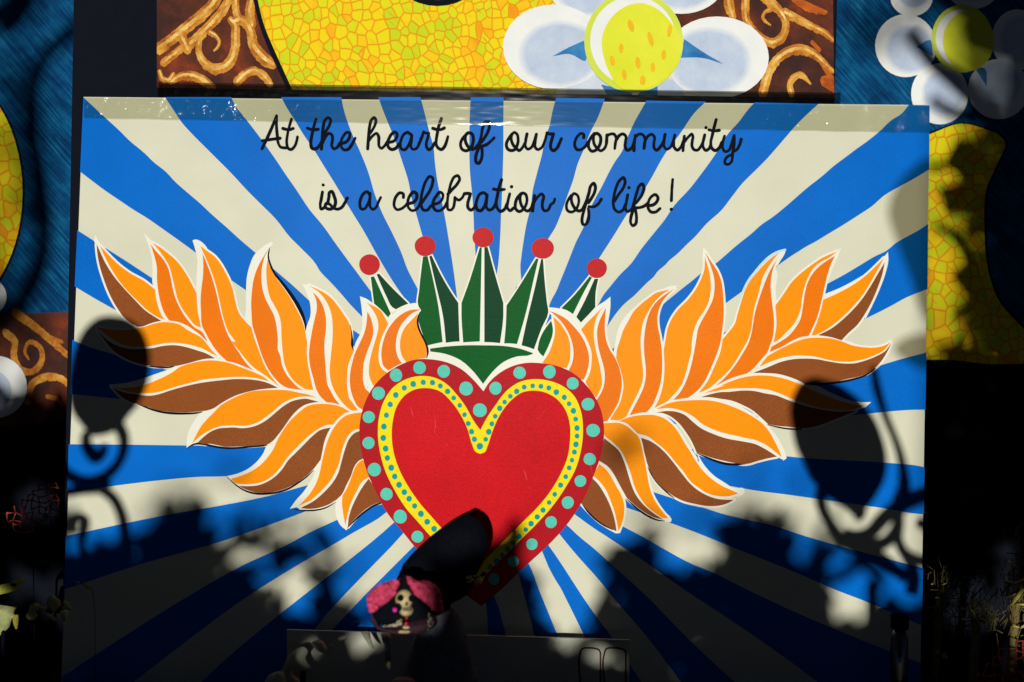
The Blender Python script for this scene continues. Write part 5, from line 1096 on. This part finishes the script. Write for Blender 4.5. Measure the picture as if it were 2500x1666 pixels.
stake('iron stake with oval paddle and scrolls, shading the board\'s right side',
      shape("@S 1990,920 2030,930 2075,955 2115,992 2140,1030 2157,1075 2166,1120 2162,1165 2140,1210 2118,1240 2090,1262 2060,1240 2020,1215 1995,1190 1965,1140 1942,1090 1932,1040 1928,1000 1938,960 1960,930 1990,920", 4),
      [("@RB 1400,800 1350,900 1370,1040 1460,1200 1560,1330 1700,1400", [14, 12, 10, 10, 13, 14]), ("@RB 1700,1000 1720,1080 1700,1140", [16, 12, 6]), ("@RB 1560,1270 1660,1300 1800,1270 1950,1120 2080,1020 2200,950 2360,880", [14, 14, 13, 14, 16, 16, 15]),
       ("@R8x 0,0 1,1" if False else "@RB 1850,-330 1880,-150 1920,0 1970,150 2050,340 2110,520 2140,700 2140,840 2090,980", [7, 9, 8, 7, 7, 8, 10, 13, 15]), ("@RB 2060,1050 2090,1150 2090,1320 2140,1440 2240,1510 2340,1540", [18, 11, 9, 10, 11, 12]),
       ("@RB 2260,1150 2330,1180 2400,1240", [9, 12, 13]), ("@RB 1600,1330 1800,1380 1980,1340 2080,1200", [16, 14, 12, 10]), ("@RB 1700,1400 1900,1480 2050,1600 2180,1700", [16, 12, 12, 12]), ("@RB 2140,1440 2200,1560 2230,1700 2200,1850", [10, 10, 11, 12])], 1.5, (2130, 1420))
# stems that shade the backdrop left and right
def stemset(label, strokes, d, Y, foot):
    b0 = caster(*foot, d, Y)
    o = thing('bare_sapling', (b0.x, b0.y, 0), label, 'sapling', 'bare saplings behind the viewer')
    for t, w in strokes:
        L = line(t, 5); n = len(L)
        R = [(w[0] + (w[1] - w[0]) * i / (n - 1)) * .00076 for i in range(n)]
        MB().tube([caster(x, y, d, Y) for x, y in L], R, 8).build('branch', M['iron'], o)
    MB().tube([b0, Vector((b0.x, b0.y, 0))], .015, 8).build('trunk', M['iron'], o)
stemset('thin bare sapling shading the backdrop left of the board', [("@S 220,40 178,75 120,125 85,190 78,300 95,420 108,520 100,640 70,715 10,770 -60,830", (17, 20)), ("@S 60,-60 40,20 -10,60", (30, 40)), ("@S -60,830 -40,1000 20,1100", (30, 40))], 3.2, BY, (20, 1100))
stemset('thin bare sapling shading the backdrop right of the board', [("@BR 480,150 560,260 640,330 720,400 800,480", (16, 24)), ("@BR 640,640 720,680 800,690", (34, 28)), ("@BR 600,860 700,840 800,870 900,900", (30, 40)), ("@BR 660,1150 760,1270 880,1420", (18, 26)), ("@BR 1010,-250 1000,300 990,600 1000,900 1010,1600", (56, 60)), ("@BR 740,60 800,150 860,170 920,140", (36, 40)), ("@BR 800,690 860,780 900,900 960,1000", (16, 18)), ("@BR 620,-60 700,-20 780,20 860,60", (40, 46)), ("@BR 800,480 850,560 920,600", (22, 28)), ("@BR 560,720 620,700 680,740 700,800 660,850 610,830 600,790", (11, 8)), ("@BR 700,1000 760,960 830,980 850,1040 810,1090 760,1070", (12, 8)), ("@BR 580,960 640,1000 700,1090 720,1200 700,1300 640,1340", (10, 9)), ("@BR 900,640 860,720 880,820 930,880", (14, 12)), ("@BR 880,1000 900,1100 880,1200 930,1300", (16, 14)), ("@BR 560,420 620,470 700,490 760,460 780,400", (12, 12))], 2.6, BY, (2505, 900))
# added half-clear sheet, out of view, to shade the upper right of the board
mt, n, l, p = new_mat('shade_sheet_film'); n.remove(p)
tb1 = n.new('ShaderNodeBsdfTransparent'); tb1.inputs[0].default_value = (0.36, 0.33, 0.25, 1)
df = n.new('ShaderNodeBsdfDiffuse'); df.inputs[0].default_value = (0.3, 0.28, 0.2, 1)
mx = n.new('ShaderNodeMixShader'); mx.inputs[0].default_value = 0.08
l.new(tb1.outputs[0], mx.inputs[1]); l.new(df.outputs[0], mx.inputs[2]); l.new(mx.outputs[0], n['Material Output'].inputs[0])
M['shade_film'] = mt
gz = thing('added_shade_sheet', (caster(2290, 900, 2.3).x, caster(2290, 900, 2.3).y, 0), 'sheer gauze pennant on a pole, half shading the board\'s upper right edge', 'shade_sheet')
poly = shape("@S 2345,380 2260,385 2215,420 2180,470 2168,520 2185,580 2205,640 2228,700 2240,745 2262,790 2345,790 | 2345,380", 4)
V = [caster(x, y, 2.3) - gz.location for x, y in poly]
me = bpy.data.meshes.new('shade_film'); me.from_pydata(V, [], [list(range(len(V)))]); link('shade_film', me, M['shade_film'], gz)
pp = caster(2349, 800, 2.3); MB().tube([caster(2349, 370, 2.3), pp, Vector((pp.x, pp.y, 0))], .004, 8).build('pole', M['iron'], gz)
poly = shape("@R8b 0,0" if False else "@S 2340,800 2260,812 2215,822 2190,838 2180,850 2200,875 2240,900 2340,900 | 2340,800", 4)
V = [caster(x, y, 2.25) - gz.location for x, y in poly]
me = bpy.data.meshes.new('shade_film'); me.from_pydata(V, [], [list(range(len(V)))]); link('shade_film', me, M['shade_film'], gz)

# leafy shrubs behind the viewer: dappled shade over the foot of the board
M['leaf'] = plain('shrub_leaf', (0.035, 0.06, 0.02), rough=0.6, var=0.4)
M['bark'] = plain('bark', (0.06, 0.045, 0.03), rough=0.9, var=0.4)
TAB = [(-700, 930), (60, 950), (110, 1000), (140, 1330), (300, 1300), (420, 1262), (560, 1290), (640, 1305), (700, 1330), (850, 1385), (930, 1450), (1060, 1450), (1110, 1345), (1180, 1325), (1250, 1332), (1290, 1390), (1310, 1480), (1340, 1535), (1430, 1535), (1465, 1420), (1530, 1330), (1620, 1285), (1800, 1262), (1900, 1280), (2000, 1345), (2080, 1400), (2180, 1430), (2290, 1420), (2350, 830), (2700, 790), (3300, 770)]
def yb(x):
    for (a, ya), (b, yb_) in zip(TAB, TAB[1:]):
        if a <= x <= b: return ya + (yb_ - ya) * (x - a) / (b - a)
    return 900
HOLES = [(1680, 1345, 60, 34), (1010, 1418, 75, 48), (1390, 1435, 36, 88), (2085, 1478, 26, 20), (720, 1450, 30, 22), (780, 1575, 2, 1), (860, 1430, 30, 16), (900, 1555, 2, 12), (1470, 1590, 16, 2), (60, 1500, 60, 40), (-90, 1450, 50, 30), (2480, 1515, 75, 40), (2640, 1450, 80, 110), (2640, 1660, 60, 40), (-30, 1240, 40, 30), (2230, 1400, 50, 60)]
DOTS = [(1830, 1155, 26), (1955, 1170, 30), (1815, 1255, 34), (1850, 1235, 28), (640, 1235, 26), (560, 1150, 34), (720, 1260, 30), (480, 1200, 26), (420, 1215, 40), (1760, 1245, 24), (1530, 1090, 34), (1500, 1110, 30), (1560, 1075, 24), (700, 1310, 40), (660, 1330, 36), (590, 1290, 40), (500, 1290, 40), (380, 1270, 40), (1600, 1290, 40), (1560, 1270, 30), (1700, 1270, 34), (850, 1385, 30)]
def leaf(mb, c, L, wd, rnd):
    a = rnd.uniform(0, 6.28); t = rnd.uniform(-.5, .5); t2 = rnd.uniform(-.5, .5)
    u = Vector((math.cos(a), t, math.sin(a))).normalized() * L / 2; w_ = Vector((-math.sin(a), t2, math.cos(a))).normalized() * wd / 2
    mb.add([c - u, c - u * .3 + w_ * .9, c + u * .4 + w_, c + u, c + u * .4 - w_, c - u * .3 - w_ * .9], [[0, 1, 2, 3, 4, 5]])
def shrub(label, xr, d, seed, step, trunkx):
    rnd = random.Random(seed); mb = MB()
    x = xr[0]
    while x < xr[1]:
        y = 700.0
        while y < 1900:
            px, py = x + rnd.uniform(-.6, .6) * step, y + rnd.uniform(-.6, .6) * step
            k = (py - yb(px) - 26 * math.sin(px * .021 + seed) - 20 * math.sin(px * .055 + seed * 2)) / (70.0 + 150 * max(0, 1 - abs(px - 700) / 260.0))
            keep = rnd.random() < -math.log(1 - .99 * min(max(k * .9 + .40, 0), 1)) / 4.6
            for hx, hy, hr, hh in HOLES:
                e = ((px - hx) / (hr + 34)) ** 2 + ((py - hy) / (hh + 34)) ** 2
                if e < 1: keep = False
            if keep:
                leaf(mb, caster(px, py, d + rnd.uniform(-.4, .4)), rnd.uniform(.040, .075), rnd.uniform(.018, .030), rnd)
            y += step
        x += step
    for hx, hy, hr in DOTS:
        if xr[0] <= hx < xr[1]:
            for k in range(2):
                leaf(mb, caster(hx + rnd.uniform(-10, 10), hy + rnd.uniform(-10, 10), d + rnd.uniform(2.2, 3.4)), hr * .0012, hr * .0006, rnd)
    tw = MB()
    for k in range(int((xr[1] - xr[0]) / 110)):
        x0 = rnd.uniform(xr[0] + 30, xr[1] - 30)
        if any(abs(x0 - hx) < hr + 60 and abs(yb(x0) - hy) < hh + 110 for hx, hy, hr, hh in HOLES): continue
        y0 = yb(x0) + 40; a = rnd.uniform(-.9, .9); L = rnd.uniform(50, 120); dd = d + rnd.uniform(.3, 1.2)
        P_ = [(x0 + L * t * math.sin(a + t * .5), y0 - L * t * math.cos(a)) for t in (0, .25, .5, .75, 1)]
        tw.tube([caster(x, y, dd) for x, y in P_], [.0035, .003, .0025, .002, .001], 5)
        for t in range(9):
            q = P_[min(int(t / 2), 4)]
            leaf(mb, caster(q[0] + rnd.uniform(-24, 24), q[1] + rnd.uniform(-16, 16), dd), rnd.uniform(.026, .044), rnd.uniform(.010, .017), rnd)
    b0 = caster(trunkx, 1700, d)
    o = thing('leafy_shrub', (b0.x, b0.y, 0), label, 'shrub', 'leafy shrubs behind the viewer')
    mb.build('crown', M['leaf'], o, False)
    tw.build('twigs', M['bark'], o)
    tk = MB()
    for k in range(7):
        q = caster(trunkx + rnd.uniform(-260, 260), 1560 + rnd.uniform(-60, 60), d)
        tk.tube([Vector((b0.x + rnd.uniform(-.05, .05), b0.y, 0)), (q + Vector((b0.x, b0.y, 0))) / 2, q], [.018, .013, .005], 7)
    tk.build('trunk', M['bark'], o)
shrub('leafy shrub behind the viewer whose shade falls left of the board', (-700, 150), 2.7, 51, 22, -300)
shrub('leafy shrub behind the viewer whose shade dapples the board\'s lower left', (150, 1000), 3.1, 52, 22, 560)
shrub('leafy shrub behind the viewer whose shade covers the board\'s middle foot', (1000, 1500), 3.2, 53, 22, 1250)
shrub('leafy shrub behind the viewer whose shade dapples the board\'s lower right', (1500, 2300), 3.1, 54, 22, 1900)
shrub('leafy shrub behind the viewer whose shade falls right of the board', (2300, 3200), 2.7, 55, 26, 2750)

# a tall tree further back: thin shade over both sides of the backdrop
rnd = random.Random(77)
for label, x0, x1, y0, y1, cov, tx in (('tall thin leaved tree behind the viewer, half shading the backdrop at the left', -160, 120, -200, 1050, 1.0, -60), ('tall thin leaved tree behind the viewer, half shading the backdrop at the right', 2325, 2660, -250, 900, 3.6, 2560), ('small thin leaved tree behind the viewer, shading the printed flower at the upper right', 2080, 2335, -200, 130, 1.3, 2230)):
    mb = MB(); D = 8.0
    n_ = int(cov * (x1 - x0) * (y1 - y0) * (.00058 * 1.094) ** 2 / (0.7 * .045 * .026))
    for k in range(n_):
        leaf(mb, caster(rnd.uniform(x0, x1), rnd.uniform(y0, y1), D + rnd.uniform(-.5, .5), BY), .045, .026, rnd)
    b0 = caster(tx, 900, D, BY)
    o = thing('tall_tree', (b0.x, b0.y, 0), label, 'tree', 'thin trees behind the viewer')
    mb.build('crown', M['leaf'], o, False)
    tk = MB().tube([Vector((b0.x, b0.y, 0)), b0, caster(tx, 300, D, BY)], [.035, .025, .01], 8)
    tk.build('trunk', M['bark'], o)
